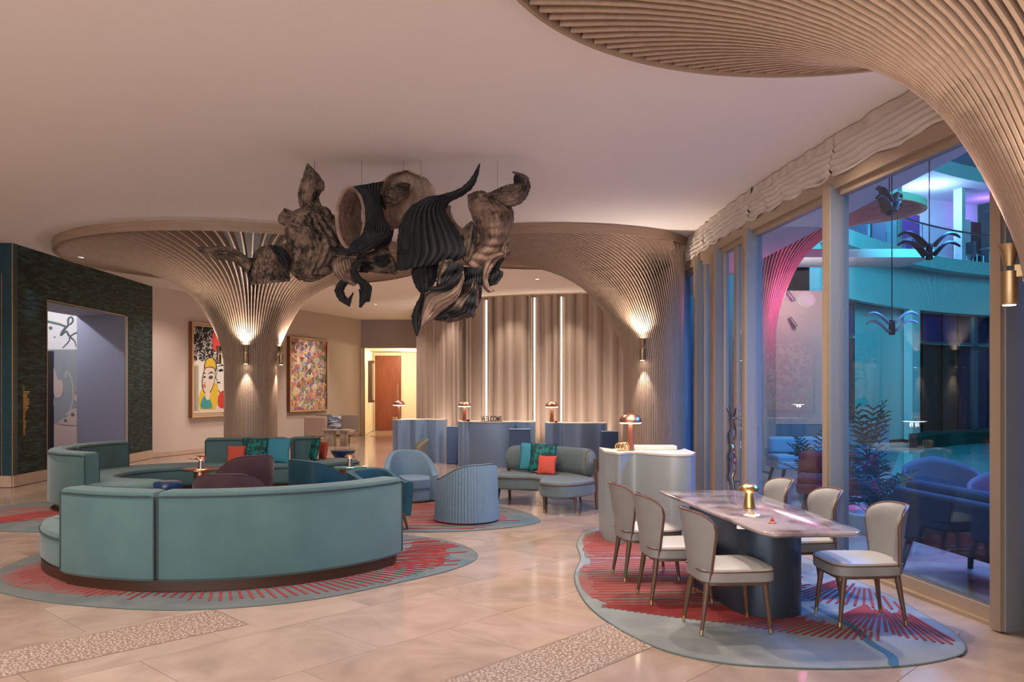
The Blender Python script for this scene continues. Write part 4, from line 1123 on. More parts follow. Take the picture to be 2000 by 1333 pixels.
# welcome sign: standing letters
sg = thing('welcome_sign', 'WELCOME in standing bronze letters on the middle desk', 'sign', ((960 - 1000) * 18.35 / FPX, 18.32, 1.021))
dg = bpy.context.evaluated_depsgraph_get
def letters(text, size, parent, material, depth=.02, spacing=1.0, fit=None):
    x = 0; objs = []
    for ch in text:
        cu = bpy.data.curves.new('letter', 'FONT'); cu.body = ch; cu.size = size; cu.extrude = depth / 2; cu.offset = .004 if size > .1 else 0
        o = bpy.data.objects.new('tmp', cu); COL.objects.link(o)
        bpy.context.view_layer.update()
        me = bpy.data.meshes.new_from_object(o.evaluated_get(dg())); wdt = max(v.co.x for v in me.vertices) - min(v.co.x for v in me.vertices)
        mn = min(v.co.x for v in me.vertices)
        bpy.data.objects.remove(o); me.materials.clear(); me.materials.append(M[material])
        l = bpy.data.objects.new('letter', me); COL.objects.link(l); l.parent = parent
        l.rotation_euler = (PI / 2, 0, 0); l.location = (x - mn, 0, 0); objs.append(l)
        x += wdt + size * .09 * spacing
    k = 1.0 if fit is None else fit / x
    for l in objs: l.location.x = (l.location.x - x / 2) * k; l.scale.x = k
    return objs
letters('WELCOME', .17, sg, 'letter_bronze', .03, fit=.47)
MB().box((0, 0, .004), (.49, .05, .008)).build('base_bar', 'letter_bronze', sg, smooth=False)
# small things on the desks
def bowl(label, loc, r, material):
    MBt = MB().lathe([(r * .4, 0), (r * .5, .01), (r, r * .7), (r * .93, r * .7), (r * .42, .02)], 24)
    o = MBt.build('bowl', material); o.location = loc; tag(o, label, 'bowl')
bowl('small gold bowl on the leftmost reception desk', ((776 - 1000) * 19.4 / FPX - .05, 19.38, 1.031), .07, 'gold')
bowl('small copper bowl beside the lamp on the rightmost desk', ((1083 - 1000) * 17.8 / FPX + .03, 17.72, 1.021), .06, 'copper')
bowl('small dark bowl beside the lamp on the welcome desk', ((912 - 1000) * 18.4 / FPX + .03, 18.4, 1.021), .06, 'walnut')
gs = thing('ring_ornament', 'tangled gold ring ornament on the corner of the host desk', 'ornament', (1.26, 9.33, 1.0385))
for i, a in enumerate((-.6, -.2, .25, .7)):
    MB().tube([((i - 1.5) * .028 + .045 * math.cos(k * PI / 10) * math.cos(a), .045 * math.cos(k * PI / 10) * math.sin(a), .052 + .045 * math.sin(k * PI / 10)) for k in range(20)], .006, 6, closed=True).build('ring', 'gold', gs)

# shell chair before the leftmost desk
sc = thing('shell_chair', 'pale olive shell chair in front of the leftmost reception desk', 'chair', (-1.82, 14.9, 0), PI * .55)
rows = []
for i in range(13):
    th = -1.25 + 2.5 * i / 12; row = []
    for j in range(8):
        z = .44 + .40 * j / 7 * (1 - .28 * (abs(th) / 1.25) ** 2); r = .24 + .07 * j / 7
        row.append((r * math.sin(th) * 1.05, -r * math.cos(th) + .02, z))
    rows.append(row)
MB().grid(rows).build('backrest', 'olive_fabric', sc, solid=.03, angle=180)
MB().lathe([(.2, .40), (.25, .42), (.26, .46), (.2, .48)], 28, (0, .06, 0)).build('seat', 'olive_fabric', sc)
for sx in (-1, 1):
    for sy in (-1, 1): MB().tube([(sx * .22, sy * .2 + .05, 0), (sx * .16, sy * .14 + .05, .41)], .012, 8, r2=.02).build('leg', 'walnut', sc)

# pink high-sided bench and slab table by the picture wall
d0 = 26.2
bx = lambda px, d=d0: (px - 1000) * d / FPX
pb = thing('panelled_armchair', 'dusty pink high sided bench under the abstract picture', 'armchair', (bx(640), d0 + .3, 0), 0)
for (a, b, y, z0, z1, m_) in ((594, 638, -.25, .22, .86, 'pink_fabric'),):
    MB().box(((bx(a) + bx(b)) / 2 - bx(640), y, (z0 + z1) / 2), (bx(b) - bx(a), .14, z1 - z0)).build('side_panel', m_, pb, bevel=.04)
MB().box((bx(672) - bx(640), .45, .62), (.62, .14, .56)).build('back_panel', 'taupe_fabric', pb, bevel=.03)
MB().box((bx(622) - bx(640), .5, .62), (.5, .14, .62)).build('back_panel', 'taupe_fabric', pb, bevel=.03)
MB().box((.1, .15, .33), (1.35, .66, .16)).build('seat', 'pink_fabric', pb, bevel=.04)
MB().box((.0, .12, .23), (1.45, .6, .05)).build('base', 'walnut', pb, smooth=False)
for x in (-.68, -.1, .55):
    for y in (-.12, .38): MB().tube([(x, y, 0), (x, y, .22)], .018, 8).build('leg', 'walnut', pb)
pillow('blue and white striped cushion on the pink bench', (bx(646) - .0, d0 + .58, .64), .44, .13, 'stripe_blue', .1, .15)
stn = thing('slab_table', 'pale stone slab table with block legs beside the pink bench', 'table', (bx(668), 25.3, 0))
MB().box((0, 0, .475), (.9, .46, .05)).build('table_top', 'stone_slab', stn, bevel=.01)
MB().box((-.18, 0, .225), (.30, .34, .45)).build('leg', 'stone_slab', stn, bevel=.008); MB().box((.25, .02, .225), (.2, .34, .45)).build('leg', 'stone_slab', stn, bevel=.008)
# corridor wall light
cl = thing('wall_light', 'tall dark framed wall light inside the corridor', 'wall light', (-5.6, 32.4, 1.2))
MB().box((0, 0, .85), (.14, .2, 1.6)).build('back_plate', 'walnut', cl, bevel=.01); MB().lathe([(.05, .1), (.055, .2), (.055, 1.5), (.05, 1.6)], 16, (.09, 0, 0)).build('tube', 'chrome', cl)
for z in (.06, 1.62): MB().box((.05, 0, z), (.22, .22, .1)).build('cap', 'walnut', cl, bevel=.01)
cp = MB().box((0, 0, 0), (.9, 2.0, .03)).build('ceiling_light', 'strip_glow', bevel=.005); cp.location = (-4.0, 32.6, 3.28); tag(cp, 'glowing ceiling panel in the corridor', 'ceiling light')

# ================================================================== DINING
dt = thing('dining_table', 'marble topped dining table on a dark blue pedestal', 'table', (1.94, 6.74, .0195), 0)
corner = [(-.53, 1.18), (.22, 1.18), (.36, .98), (.49, -1.02), (.44, -1.14), (-.16, -1.19), (-.235, -1.10)]
tp = []
for i in range(len(corner)):                   # rounded corners
    a, b, c = Vector(corner[i - 1]), Vector(corner[i]), Vector(corner[(i + 1) % len(corner)])
    r = min(.06, (a - b).length * .4, (c - b).length * .4)
    p, q = b + (a - b).normalized() * r, b + (c - b).normalized() * r
    for k in range(5):
        f = k / 4; tp.append(p.lerp(b, f).lerp(b.lerp(q, f), f))
MB().layers([ring3(scale_poly(tp, .02), .715), ring3(tp, .73), ring3(tp, .745), ring3(scale_poly(tp, .006), .75)]).build('table_top', 'marble_table', dt)
ped = [Vector((.04 + .01, -.30)), Vector((-.09, .55))]
pp = [ped[0].lerp(ped[1], k / 10) for k in range(11)]
MB().layers([ring3(band_outline(pp, .27, True), 0), ring3(band_outline(pp, .27, True), .68)]).build('pedestal', 'pedestal_blue', dt)
MB().prism(band_outline(pp, .20, True), .68, .716).build('sub_frame', 'walnut', dt)
MB().box((-.19, -.62, .70), (.14, .06, .028), -.2).build('power_box', 'chrome', dt, smooth=False)
oo = thing('table_ornament', 'tiny red brown ornament near the corner of the dining table', 'ornament', (1.90, 5.98, .77))
MB().lathe([(.03, 0), (.032, .008), (.022, .012)], 16).build('dish', 'copper', oo); MB().lathe([(.012, .01), (.016, .022), (.01, .034), (.003, .04)], 12).build('knob', 'coral', oo)

def dining_chair(label, loc, rz):
    root = thing('dining_chair', label, 'chair', loc, rz, 'dining chairs around the marble table')
    for sx in (-1, 1):
        for sy, top, bot in ((1, (.19, .22), (.205, .26)), (-1, (.16, -.19), (.19, -.245))):
            l = MB().tube([(sx * bot[0], bot[1], 0), (sx * (bot[0] + top[0]) / 2, (bot[1] + top[1]) / 2, .18), (sx * top[0], top[1], .37)], .012, 10, r2=.024).build('leg', 'walnut', root)
            MB().tube([(sx * bot[0], bot[1], 0), (sx * (bot[0] - .002), bot[1] - .004 * sy, .035)], .0135, 10).build('leg_tip', 'brass', l)
    poly = []
    for k in range(48):
        a = 2 * PI * k / 48; c, s = math.cos(a), math.sin(a)
        e = .42; x = .255 * abs(c) ** e * (1 if c > 0 else -1); y = .25 * abs(s) ** e * (1 if s > 0 else -1)
        x *= 1 - .10 * (.5 - y / .5); poly.append(Vector((x, y * 1.1 + .03)))
    MB().prism(scale_poly(poly, .03), .345, .375).build('seat_rail', 'walnut', root)
    s1 = soft_block(MB(), poly, .37, .445, .015).build('seat', 'leather_grey', root)
    sc_ = lambda k: [Vector((p.x * k, (p.y - .03) * k + .03)) for p in poly]
    s2 = MB().layers([ring3(poly, .445), ring3(sc_(.965), .462), ring3(sc_(.82), .476), ring3(sc_(.5), .484), ring3(sc_(.1), .486)]).build('seat_pad', 'leather_white', root)
    piping(s1, [(p.x, p.y, .445) for p in scale_poly(poly, -.002)], .0055, closed=True, material='piping_brown')
    NU, NV = 21, 14; front = []; backs = []
    def bp(u, v, o):
        z = .375 + v * (.49 - .075 * abs(u) ** 5)
        wdt = .205 + .06 * (v ** .7) if v > .25 else .205 + .06 * (.25 ** .7) * (v / .25) ** .5
        wdt *= 1 - .03 * max(0, v - .9) / .1
        x = u * wdt; wrap = .15 * abs(u) ** 2.3 * (.35 + .65 * min(1, v * 1.2))
        y = -.245 - .085 * v + wrap
        nx, ny = -u * .55 * abs(u), 1.0; l = math.hypot(nx, ny)
        e = min(1, (1 - abs(u)) * 6 + .25) * min(1, (1 - v) * 6 + .35)
        return (x + nx / l * o * e, y + ny / l * o * e, z)
    for j in range(NV):
        v = j / (NV - 1)
        front.append([bp(-1 + 2 * i / (NU - 1), v, .06) for i in range(NU)])
        backs.append([bp(-1 + 2 * i / (NU - 1), v, 0.0) for i in range(NU)])
    mb = MB(); loops = [f + b[::-1] for f, b in zip(front, backs)]
    mb.layers(loops)
    b_ = mb.build('backrest', 'leather_grey', root, angle=60)
    edge = [backs[j][0] for j in range(NV)] + [backs[-1][i] for i in range(1, NU)] + [backs[j][-1] for j in range(NV - 2, -1, -1)]
    piping(b_, edge, .005, material='piping_brown')
    edge = [front[j][0] for j in range(NV)] + [front[-1][i] for i in range(1, NU)] + [front[j][-1] for j in range(NV - 2, -1, -1)]
    piping(b_, edge, .006, material='piping_brown')
    return root
CH = dining_chair('grey leather dining chair, nearest of the three left of the marble table', (1.55, 5.97, .0195), -PI / 2 + .12)
specs = [((1.33, 6.78, .0195), -PI / 2 + .14, 'grey leather dining chair, middle of the three left of the marble table'),
         ((1.22, 7.56, .0195), -PI / 2 + .16, 'grey leather dining chair, farthest left of the table, before the host desk'),
         ((2.63, 6.17, .0195), PI / 2 + .05, 'grey leather dining chair, nearest of the three on the window side'),
         ((2.50, 7.05, .0195), PI / 2 + .08, 'grey leather dining chair, middle of the three on the window side'),
         ((2.36, 7.85, .0195), PI / 2 + .1, 'grey leather dining chair, farthest of the three on the window side')]
for loc, rz, lab in specs:
    c = copy_tree(CH); c.location = loc; c.rotation_euler = (0, 0, rz); c['label'] = lab
# ================================================================== HANGING SCULPTURE
SD = 9.2
sculpt = thing('hanging_sculpture', 'dark twisting bark-like sculpture of ruffled sheets hanging from the ceiling', 'sculpture', tuple(at(705, 480, SD)))
S0 = Vector(sculpt.location)
def cpt(cx, cy, dd=0.0):
    return at(380 + cx * .34, 300 + cy * .34, SD + dd) - S0
def add_uv(o, nu, nv, k=1.0):
    uv = o.data.uv_layers.new(name='sheet'); off = (len(o.name) * .37) % 1 * 9
    for lp in o.data.loops:
        uv.data[lp.index].uv = (off + k * (lp.vertex_index % nu) / (nu - 1), off + (lp.vertex_index // nu) / (nv - 1))
    return o
def sheet(name, A, B, material, d0=0.0, bulge=.25, tilt=0.0, pleats=0, amp=.02, nu=20, nv=36, along=False, wob=.015, dend=None):
    """ruffled sheet between two edge curves; bulges towards the viewer, pleats run along its length"""
    a = spline([(x, y) for x, y in A], nv); b = spline([(x, y) for x, y in B], nv)
    rr = random.Random(len(name) + int(A[0][0]) + int(B[-1][1])); p1, p2 = rr.uniform(0, 6), rr.uniform(0, 6)
    rows = []
    for j in range(nv):
        v = j / (nv - 1); row = []
        for i in range(nu):
            u = i / (nu - 1); x = a[j][0] + (b[j][0] - a[j][0]) * u; y = a[j][1] + (b[j][1] - a[j][1]) * u
            d = d0 + (0 if dend is None else (dend - d0) * v) + tilt * (u - .5) - bulge * math.sin(PI * u)
            env = math.sin(PI * u) ** .35
            if pleats:
                d += amp * math.sin((v if along else u) * pleats * 2 * PI + .8 * math.sin((u if along else v) * 4 + p1)) * env
            d += wob * math.sin(u * 9 + v * 5 + p1) + wob * math.sin(v * 13 + u * 4 + p2)
            ew = 3.2 * (1 - math.sin(PI * u) ** .5) * math.sin(PI * v)
            row.append(cpt(x + ew * math.sin(v * 41 + p1) * .6 + ew * math.sin(v * 97 + p2) * .5, y + ew * math.sin(v * 67 + p2) * .6, d))
        rows.append(row)
    return add_uv(MB().grid(rows).build(name, material, sculpt, solid=.014, angle=180), nu, nv)
sheet('wing_tip', [(20, 540), (120, 535), (200, 540), (270, 570), (335, 625)], [(30, 560), (130, 608), (200, 612), (255, 640), (305, 690)], 'bark', .3, .08, pleats=4, amp=.015, dend=.05)
sheet('dark_fold', [(290, 600), (300, 680), (320, 750)], [(340, 600), (345, 680), (335, 755)], 'char', .12, .05)
sheet('drum_fold', [(400, 530), (345, 570), (330, 650), (325, 755)], [(440, 535), (500, 580), (540, 660), (545, 735)], 'bark', .05, .22, pleats=7, amp=.018)
sheet('dark_inner_fold', [(425, 528), (450, 580), (490, 625), (525, 660)], [(440, 528), (500, 540), (540, 590), (545, 655)], 'char', -.05, .06, pleats=3)
sheet('main_fold', [(560, 385), (520, 440), (540, 540), (548, 620), (560, 700)], [(770, 330), (840, 400), (890, 470), (900, 550), (780, 690)], 'bark', .1, .35, pleats=8, amp=.035, nu=40, nv=60)
sheet('body_fold', [(500, 520), (480, 560), (520, 640), (600, 730)], [(700, 500), (800, 560), (830, 640), (775, 690)], 'bark', .25, .15, pleats=4, amp=.03)
sheet('ridge_fold', [(640, 300), (540, 350), (500, 400), (560, 430)], [(720, 300), (770, 320), (790, 370), (800, 450)], 'bark', .0, .2, pleats=4, amp=.03)
sheet('lower_fold', [(560, 660), (600, 620), (680, 610), (760, 640)], [(590, 700), (640, 735), (710, 725), (790, 680)], 'bark', -.1, .14, pleats=4, amp=.02, along=True)
sheet('upright_leaf', [(648, 60), (625, 130), (597, 225), (610, 330)], [(650, 60), (712, 125), (746, 190), (712, 250), (738, 320)], 'bark', .1, .12, pleats=3, amp=.012)
sheet('small_leaf', [(515, 312), (560, 332), (640, 345)], [(485, 360), (490, 400), (570, 405), (660, 390)], 'bark', .0, .1, pleats=2)
# pleated dark collar with pale lining
def collar():
    for nm, sc, mt in (('pleated_collar', 1.0, 'char'), ('collar_lining', .93, 'bark_pale')):
        rows = []; NS, NA = 90, 72
        for s in range(NS):
            f = s / (NS - 1); waist = 1 - .12 * math.sin(PI * f)
            rip = 1 + .045 * math.sin(2 * PI * f * 9) * min(1, f * 8)
            cx = 897 + 150 * f; cy = 372 - 22 * f; rx = (78 + 22 * f) * sc * rip; ry = (172 * waist + 8 * f) * sc * rip
            row = []
            for k in range(NA):
                a = 2 * PI * k / NA
                x = cx + rx * math.cos(a); y = cy + ry * math.sin(a) * (1.0 if math.sin(a) < 0 else 1.0 + .12 * f)
                if math.sin(a) > .2: x += 30 * f * (math.sin(a) - .2)
                row.append(cpt(x, y, -.35 + .70 * f + .18 * math.cos(a) * (1 - f)))
            rows.append(row)
        add_uv(MB().grid(rows, closed=True).build(nm, mt, sculpt, solid=.012, angle=180), NA, NS, 2.0)
    rim = [cpt(897 + 79 * math.cos(2 * PI * k / 60), 372 + 173 * math.sin(2 * PI * k / 60), -.36 + .18 * math.cos(2 * PI * k / 60)) for k in range(60)]
    MB().tube(rim, .022, 8, closed=True).build('collar_rim', 'bark_pale', sculpt)
collar()
sheet('pleated_saddle', [(880, 195), (960, 240), (985, 370), (950, 480), (810, 555)], [(1085, 160), (1060, 260), (1095, 380), (1120, 460), (960, 580)], 'char', -.25, .16, pleats=10, amp=.042, nu=90)
sheet('collar_base', [(800, 548), (860, 540), (930, 510), (985, 440)], [(815, 560), (900, 575), (1000, 560), (1115, 470)], 'char', -.3, .12, pleats=5)
sheet('round_leaf', [(1200, 97), (1105, 135), (1052, 230), (1065, 330), (1130, 440)], [(1225, 98), (1335, 150), (1380, 240), (1340, 305), (1190, 425)], 'bark_pale', .1, -.25, pleats=2, amp=.012, nu=26)
sheet('hollow_ribs', [(1190, 165), (1110, 195), (1085, 250), (1090, 300)], [(1240, 175), (1215, 235), (1180, 275), (1130, 300)], 'bark', .04, .06, pleats=6, amp=.018, along=True)
sheet('black_mantle', [(1340, 250), (1235, 315), (1178, 430), (1165, 560), (1168, 668)], [(1440, 235), (1440, 335), (1520, 460), (1560, 570), (1480, 625)], 'char', -.15, .32, pleats=9, amp=.034, nu=70)
sheet('mantle_hem', [(1165, 560), (1165, 620), (1170, 672)], [(1480, 570), (1360, 610), (1215, 668)], 'char', -.2, .15, pleats=3)
sheet('horn', [(1350, 255), (1430, 235), (1520, 205), (1580, 155), (1612, 105), (1637, 60)], [(1445, 310), (1470, 275), (1540, 240), (1595, 195), (1625, 130), (1638, 60)], 'char', -.1, .12, pleats=4, amp=.015)
sheet('horn_lining', [(1440, 300), (1436, 360), (1465, 410), (1520, 455)], [(1470, 300), (1470, 340), (1500, 400), (1540, 440)], 'bark_tan', .0, .08)
sheet('pleated_leaf', [(1570, 240), (1578, 320), (1620, 420), (1640, 500), (1560, 590), (1555, 630)], [(1700, 225), (1810, 300), (1832, 370), (1800, 470), (1745, 570), (1640, 692)], 'bark_tan', .1, .22, pleats=9, amp=.018, nu=36, nv=80, along=True)
sheet('leaf_crest', [(1570, 240), (1640, 215), (1700, 240), (1780, 300)], [(1585, 260), (1650, 265), (1720, 300), (1830, 360)], 'bark', .0, .1, pleats=5, along=True)
sheet('hooked_curl', [(1700, 225), (1780, 188), (1850, 172), (1872, 160), (1860, 130), (1826, 107)], [(1750, 300), (1830, 302), (1893, 268), (1926, 195), (1905, 130), (1828, 105)], 'bark', .05, .12, pleats=4, amp=.012)
sheet('curl_inside', [(1838, 125), (1835, 150), (1835, 172)], [(1850, 125), (1870, 145), (1872, 168)], 'char', -.12, .03)
sheet('mid_leaf', [(1590, 390), (1540, 440), (1528, 530), (1545, 615)], [(1600, 392), (1622, 460), (1612, 545), (1570, 625)], 'bark', -.05, .12, pleats=3)
sheet('leaf_slit', [(1600, 445), (1595, 475), (1605, 520)], [(1606, 440), (1617, 480), (1608, 522)], 'char', -.22, .02)
sheet('right_loop', [(1765, 572), (1690, 595), (1650, 680), (1655, 760), (1690, 800)], [(1782, 585), (1735, 625), (1690, 700), (1690, 760), (1722, 790)], 'bark_tan', -.05, .1, pleats=2)
sheet('loop_inside', [(1770, 595), (1720, 640), (1690, 720), (1695, 765)], [(1778, 605), (1745, 660), (1772, 692), (1735, 750)], 'char', .03, .05, pleats=3)
sheet('right_frill', [(1800, 480), (1760, 540), (1770, 590)], [(1812, 500), (1812, 560), (1785, 610)], 'bark', .05, .06, pleats=3)
sheet('throat', [(1255, 640), (1250, 700), (1275, 770), (1310, 810)], [(1400, 610), (1400, 680), (1380, 740), (1340, 790)], 'char', -.1, .2, pleats=5)
sheet('throat_right', [(1420, 610), (1400, 700), (1390, 770)], [(1540, 635), (1490, 720), (1440, 775)], 'char', -.3, .12, pleats=4)
sheet('throat_lining', [(1410, 610), (1395, 690), (1400, 750)], [(1485, 612), (1455, 680), (1415, 750)], 'bark', -.36, .06, pleats=2)
sheet('lower_crescent', [(1540, 640), (1500, 690), (1430, 750), (1340, 775)], [(1545, 650), (1525, 730), (1450, 782), (1345, 785)], 'char', -.35, .08, pleats=3)
sheet('tan_strip', [(1540, 655), (1470, 760), (1340, 800), (1305, 890), (1300, 990)], [(1548, 720), (1510, 830), (1410, 920), (1345, 965), (1310, 992)], 'bark_pale', -.2, .16, pleats=5, amp=.02)
sheet('black_blade', [(1315, 780), (1268, 880), (1250, 950), (1275, 1048)], [(1322, 795), (1300, 900), (1303, 965), (1278, 1050)], 'char', -.25, .1, pleats=2)
sheet('tail_body', [(1560, 700), (1520, 790), (1420, 890), (1370, 945), (1400, 960)], [(1650, 770), (1640, 850), (1610, 900), (1600, 935), (1460, 970)], 'bark', .05, .25, pleats=6, amp=.03, nu=30)
sheet('tail_pleats', [(1540, 650), (1550, 700), (1530, 760)], [(1650, 660), (1655, 720), (1645, 775)], 'char', -.1, .1, pleats=8, amp=.02, nu=40)
sheet('tail_dark', [(1540, 870), (1480, 890), (1390, 930)], [(1545, 900), (1480, 940), (1395, 955)], 'char', -.2, .05, pleats=3)
sheet('tail_fin', [(1600, 760), (1560, 830), (1540, 880)], [(1620, 790), (1618, 860), (1600, 945)], 'char', -.22, .06, pleats=3)
sheet('fan', [(800, 585), (790, 660), (830, 720), (915, 762)], [(905, 605), (925, 660), (915, 710), (930, 752)], 'bark_tan', -.15, .12, pleats=7, amp=.014, nu=36)
sheet('fan_top', [(790, 560), (850, 555), (920, 570)], [(800, 600), (860, 620), (940, 610)], 'bark', -.2, .08, pleats=3)
sheet('black_ribbon', [(965, 598), (905, 640), (910, 710), (955, 775), (945, 882)], [(980, 600), (935, 650), (950, 705), (1018, 780), (955, 886)], 'char', -.25, .06, pleats=2)
sheet('ribbon_end', [(945, 780), (975, 785), (1018, 785)], [(950, 885), (975, 855), (1005, 850)], 'char', -.2, .05)
sheet('black_drop', [(840, 728), (808, 785), (835, 845), (892, 880)], [(880, 745), (855, 790), (880, 835), (912, 800)], 'char', -.2, .1, pleats=3)
sheet('underside', [(920, 590), (1020, 565), (1110, 525)], [(930, 660), (1060, 685), (1165, 690)], 'bark', .1, .15, pleats=4)
sheet('under_dark', [(1030, 600), (1070, 590), (1115, 575)], [(1030, 635), (1080, 655), (1105, 640)], 'char', -.08, .05)
sheet('under_tip', [(1110, 560), (1140, 600), (1165, 640)], [(1105, 640), (1135, 690), (1165, 692)], 'bark', .05, .08)
sheet('centre_dark', [(930, 600), (960, 640), (940, 680)], [(1030, 630), (1025, 660), (990, 685)], 'char', .0, .05)
for cx, cy in ((690, 330), (960, 180), (1300, 255), (1740, 230), (1200, 110)):
    p = cpt(cx, cy, .12); MB().tube([p, (p.x, p.y, CEIL - .003 - S0.z)], .003, 5).build('suspension_wire', 'steel', sculpt)

# ================================================================== PICTURES
def picture(name, label, px0, px1, y0, y1, cat='picture'):
    a, b = wpt(px0), wpt(px1); d = b - a; L = d.length
    z1 = EYE + (HOR - y0) * a.y / FPX; z0 = EYE + (HOR - y1) * a.y / FPX
    c = (a + b) / 2 + WN * .002
    root = thing(name, label, cat, (c.x, c.y, z0), math.atan2(d.y, d.x))
    h = z1 - z0; fw = .07
    for (x, z, w_, hh) in ((-L / 2 + fw / 2, h / 2, fw, h), (L / 2 - fw / 2, h / 2, fw, h), (0, fw / 2, L - 2 * fw, fw), (0, h - fw / 2, L - 2 * fw, fw)):
        f = MB().box((x, -.06, z), (w_, .12, hh)).build('frame_bar', 'art_frame', root, smooth=False)
        MB().box((x, -.1225, z), (w_ * .75 if hh > w_ else w_, .006, hh if hh > w_ else hh * .75)).build('fillet', 'art_fillet', f, smooth=False)
    return root, L - 2 * fw, h - 2 * fw, fw
art, AW, AH, fw = picture('framed_picture', 'comic style picture of a blonde woman and a man beside the column', 368, 470, 628, 817)
cv = MB().box((0, -.04, AH / 2 + fw), (AW, .05, AH)).build('canvas', 'ink_cream', art, smooth=False)
layer = [0]
def shape(pts, material, name='print', smooth_=True):
    layer[0] += 1; y = -.066 - .0006 * layer[0]
    P = spline(pts, 40, closed=True) if smooth_ else [Vector(p) for p in pts]
    poly = [(-AW / 2 + p[0] * AW, y, fw + p[1] * AH) for p in P]
    mb = MB(); mb.v = poly; mb.f = [tuple(range(len(poly)))]
    return mb.build(name, material, cv, smooth=False)
shape([(.02, .60), (.02, .985), (.98, .985), (.98, .60)], 'ink_black', smooth_=False)
mb = MB(); rr = random.Random(9)
for k in range(330):
    x, z = rr.uniform(.04, .95), rr.uniform(.60, .965); a0 = rr.uniform(0, 6.28); r = rr.uniform(.015, .04)
    p = [(-AW / 2 + (x + r * math.cos(a0 + q * .55) * (1 + .1 * q)) * AW, -.070, fw + (z + r * .9 * math.sin(a0 + q * .55)) * AH) for q in range(rr.randint(3, 6))]
    mb.tube(p, .0075, 3)
tag(mb.build('scribble', 'ink_white', cv, smooth=False), kind='stuff')
layer[0] = 18
shape([(.40, .74), (.38, .84), (.41, .94), (.50, .96), (.55, .88), (.54, .76), (.47, .71)], 'ink_red')
shape([(.02, .04), (.02, .56), (.10, .62), (.20, .58), (.30, .64), (.44, .60), (.52, .66), (.98, .64), (.98, .04)], 'ink_white', smooth_=False)
shape([(.0, .02), (.0, .56), (.11, .56), (.11, .02)], 'ink_cream', smooth_=False)
shape([(.12, .02), (.12, .07), (.98, .07), (.98, .02)], 'ink_cream', smooth_=False)
# man
shape([(.50, .66), (.46, .56), (.48, .50), (.46, .45), (.445, .41), (.475, .385), (.47, .355), (.49, .34), (.475, .31), (.52, .25), (.62, .24), (.80, .34), (.97, .42), (.97, .72), (.7, .74)], 'ink_black')
shape([(.51, .65), (.472, .56), (.492, .50), (.472, .45), (.458, .415), (.487, .39), (.482, .355), (.502, .34), (.487, .315), (.525, .262), (.62, .25), (.80, .35), (.96, .43), (.96, .70), (.7, .72)], 'ink_white')
shape([(.70, .80), (.58, .74), (.66, .66), (.72, .50), (.80, .40), (.97, .40), (.97, .82)], 'ink_black')
shape([(.49, .545), (.56, .575), (.64, .55), (.57, .555)], 'ink_black'); shape([(.50, .50), (.56, .52), (.61, .505), (.55, .485)], 'ink_black')
shape([(.47, .365), (.53, .37), (.55, .36), (.5, .352)], 'ink_black')
shape([(.52, .08), (.50, .20), (.60, .27), (.72, .22), (.76, .08)], 'ink_red'); shape([(.66, .08), (.64, .16), (.74, .26), (.97, .30), (.97, .08)], 'ink_black')
# woman
shape([(.13, .08), (.12, .20), (.17, .28), (.24, .24), (.22, .08)], 'ink_yellow'); shape([(.30, .08), (.32, .22), (.42, .36), (.50, .28), (.46, .08)], 'ink_yellow')
shape([(.24, .60), (.22, .52), (.30, .50), (.44, .48), (.46, .58), (.38, .65), (.30, .64)], 'ink_black')
shape([(.25, .595), (.235, .53), (.30, .515), (.43, .50), (.445, .575), (.38, .635), (.30, .63)], 'ink_yellow')
shape([(.23, .52), (.19, .44), (.17, .36), (.19, .28), (.24, .235), (.32, .235), (.40, .32), (.44, .42), (.43, .52), (.34, .54)], 'ink_black')
shape([(.24, .515), (.203, .44), (.183, .36), (.2, .285), (.245, .245), (.315, .247), (.39, .325), (.428, .42), (.42, .51), (.34, .53)], 'ink_skin')
shape([(.16, .08), (.17, .17), (.24, .21), (.33, .17), (.37, .08)], 'ink_teal'); shape([(.24, .25), (.25, .18), (.31, .17), (.33, .25)], 'ink_skin')
shape([(.195, .46), (.22, .475), (.25, .455), (.22, .462)], 'ink_black'); shape([(.29, .455), (.35, .485), (.41, .465), (.35, .468)], 'ink_black')
shape([(.20, .42), (.22, .435), (.245, .42), (.22, .41)], 'ink_black'); shape([(.30, .415), (.345, .44), (.39, .42), (.345, .40)], 'ink_black'); shape([(.33, .42), (.345, .43), (.36, .42), (.345, .41)], 'ink_teal')
shape([(.185, .33), (.215, .345), (.25, .325), (.22, .295)], 'ink_lip'); shape([(.20, .37), (.22, .36), (.245, .365), (.225, .352)], 'ink_black')
for x in (.03, .055, .09): shape([(x, .05), (x, .54), (x + .008, .54), (x + .008, .05)], 'ink_black', smooth_=False)
art2, AW2, AH2, fw = picture('framed_picture', 'colourful abstract blossom picture right of the column', 560, 635, 657, 806)
cv2 = MB().box((0, -.05, AH2 / 2 + fw), (AW2, .06, AH2)).build('canvas', 'abstract_print', art2, smooth=False)
rr = random.Random(4); cols = ['ink_red', 'ink_white', 'ink_yellow', 'ink_black', 'ink_rose', 'ink_teal', 'ink_lip']
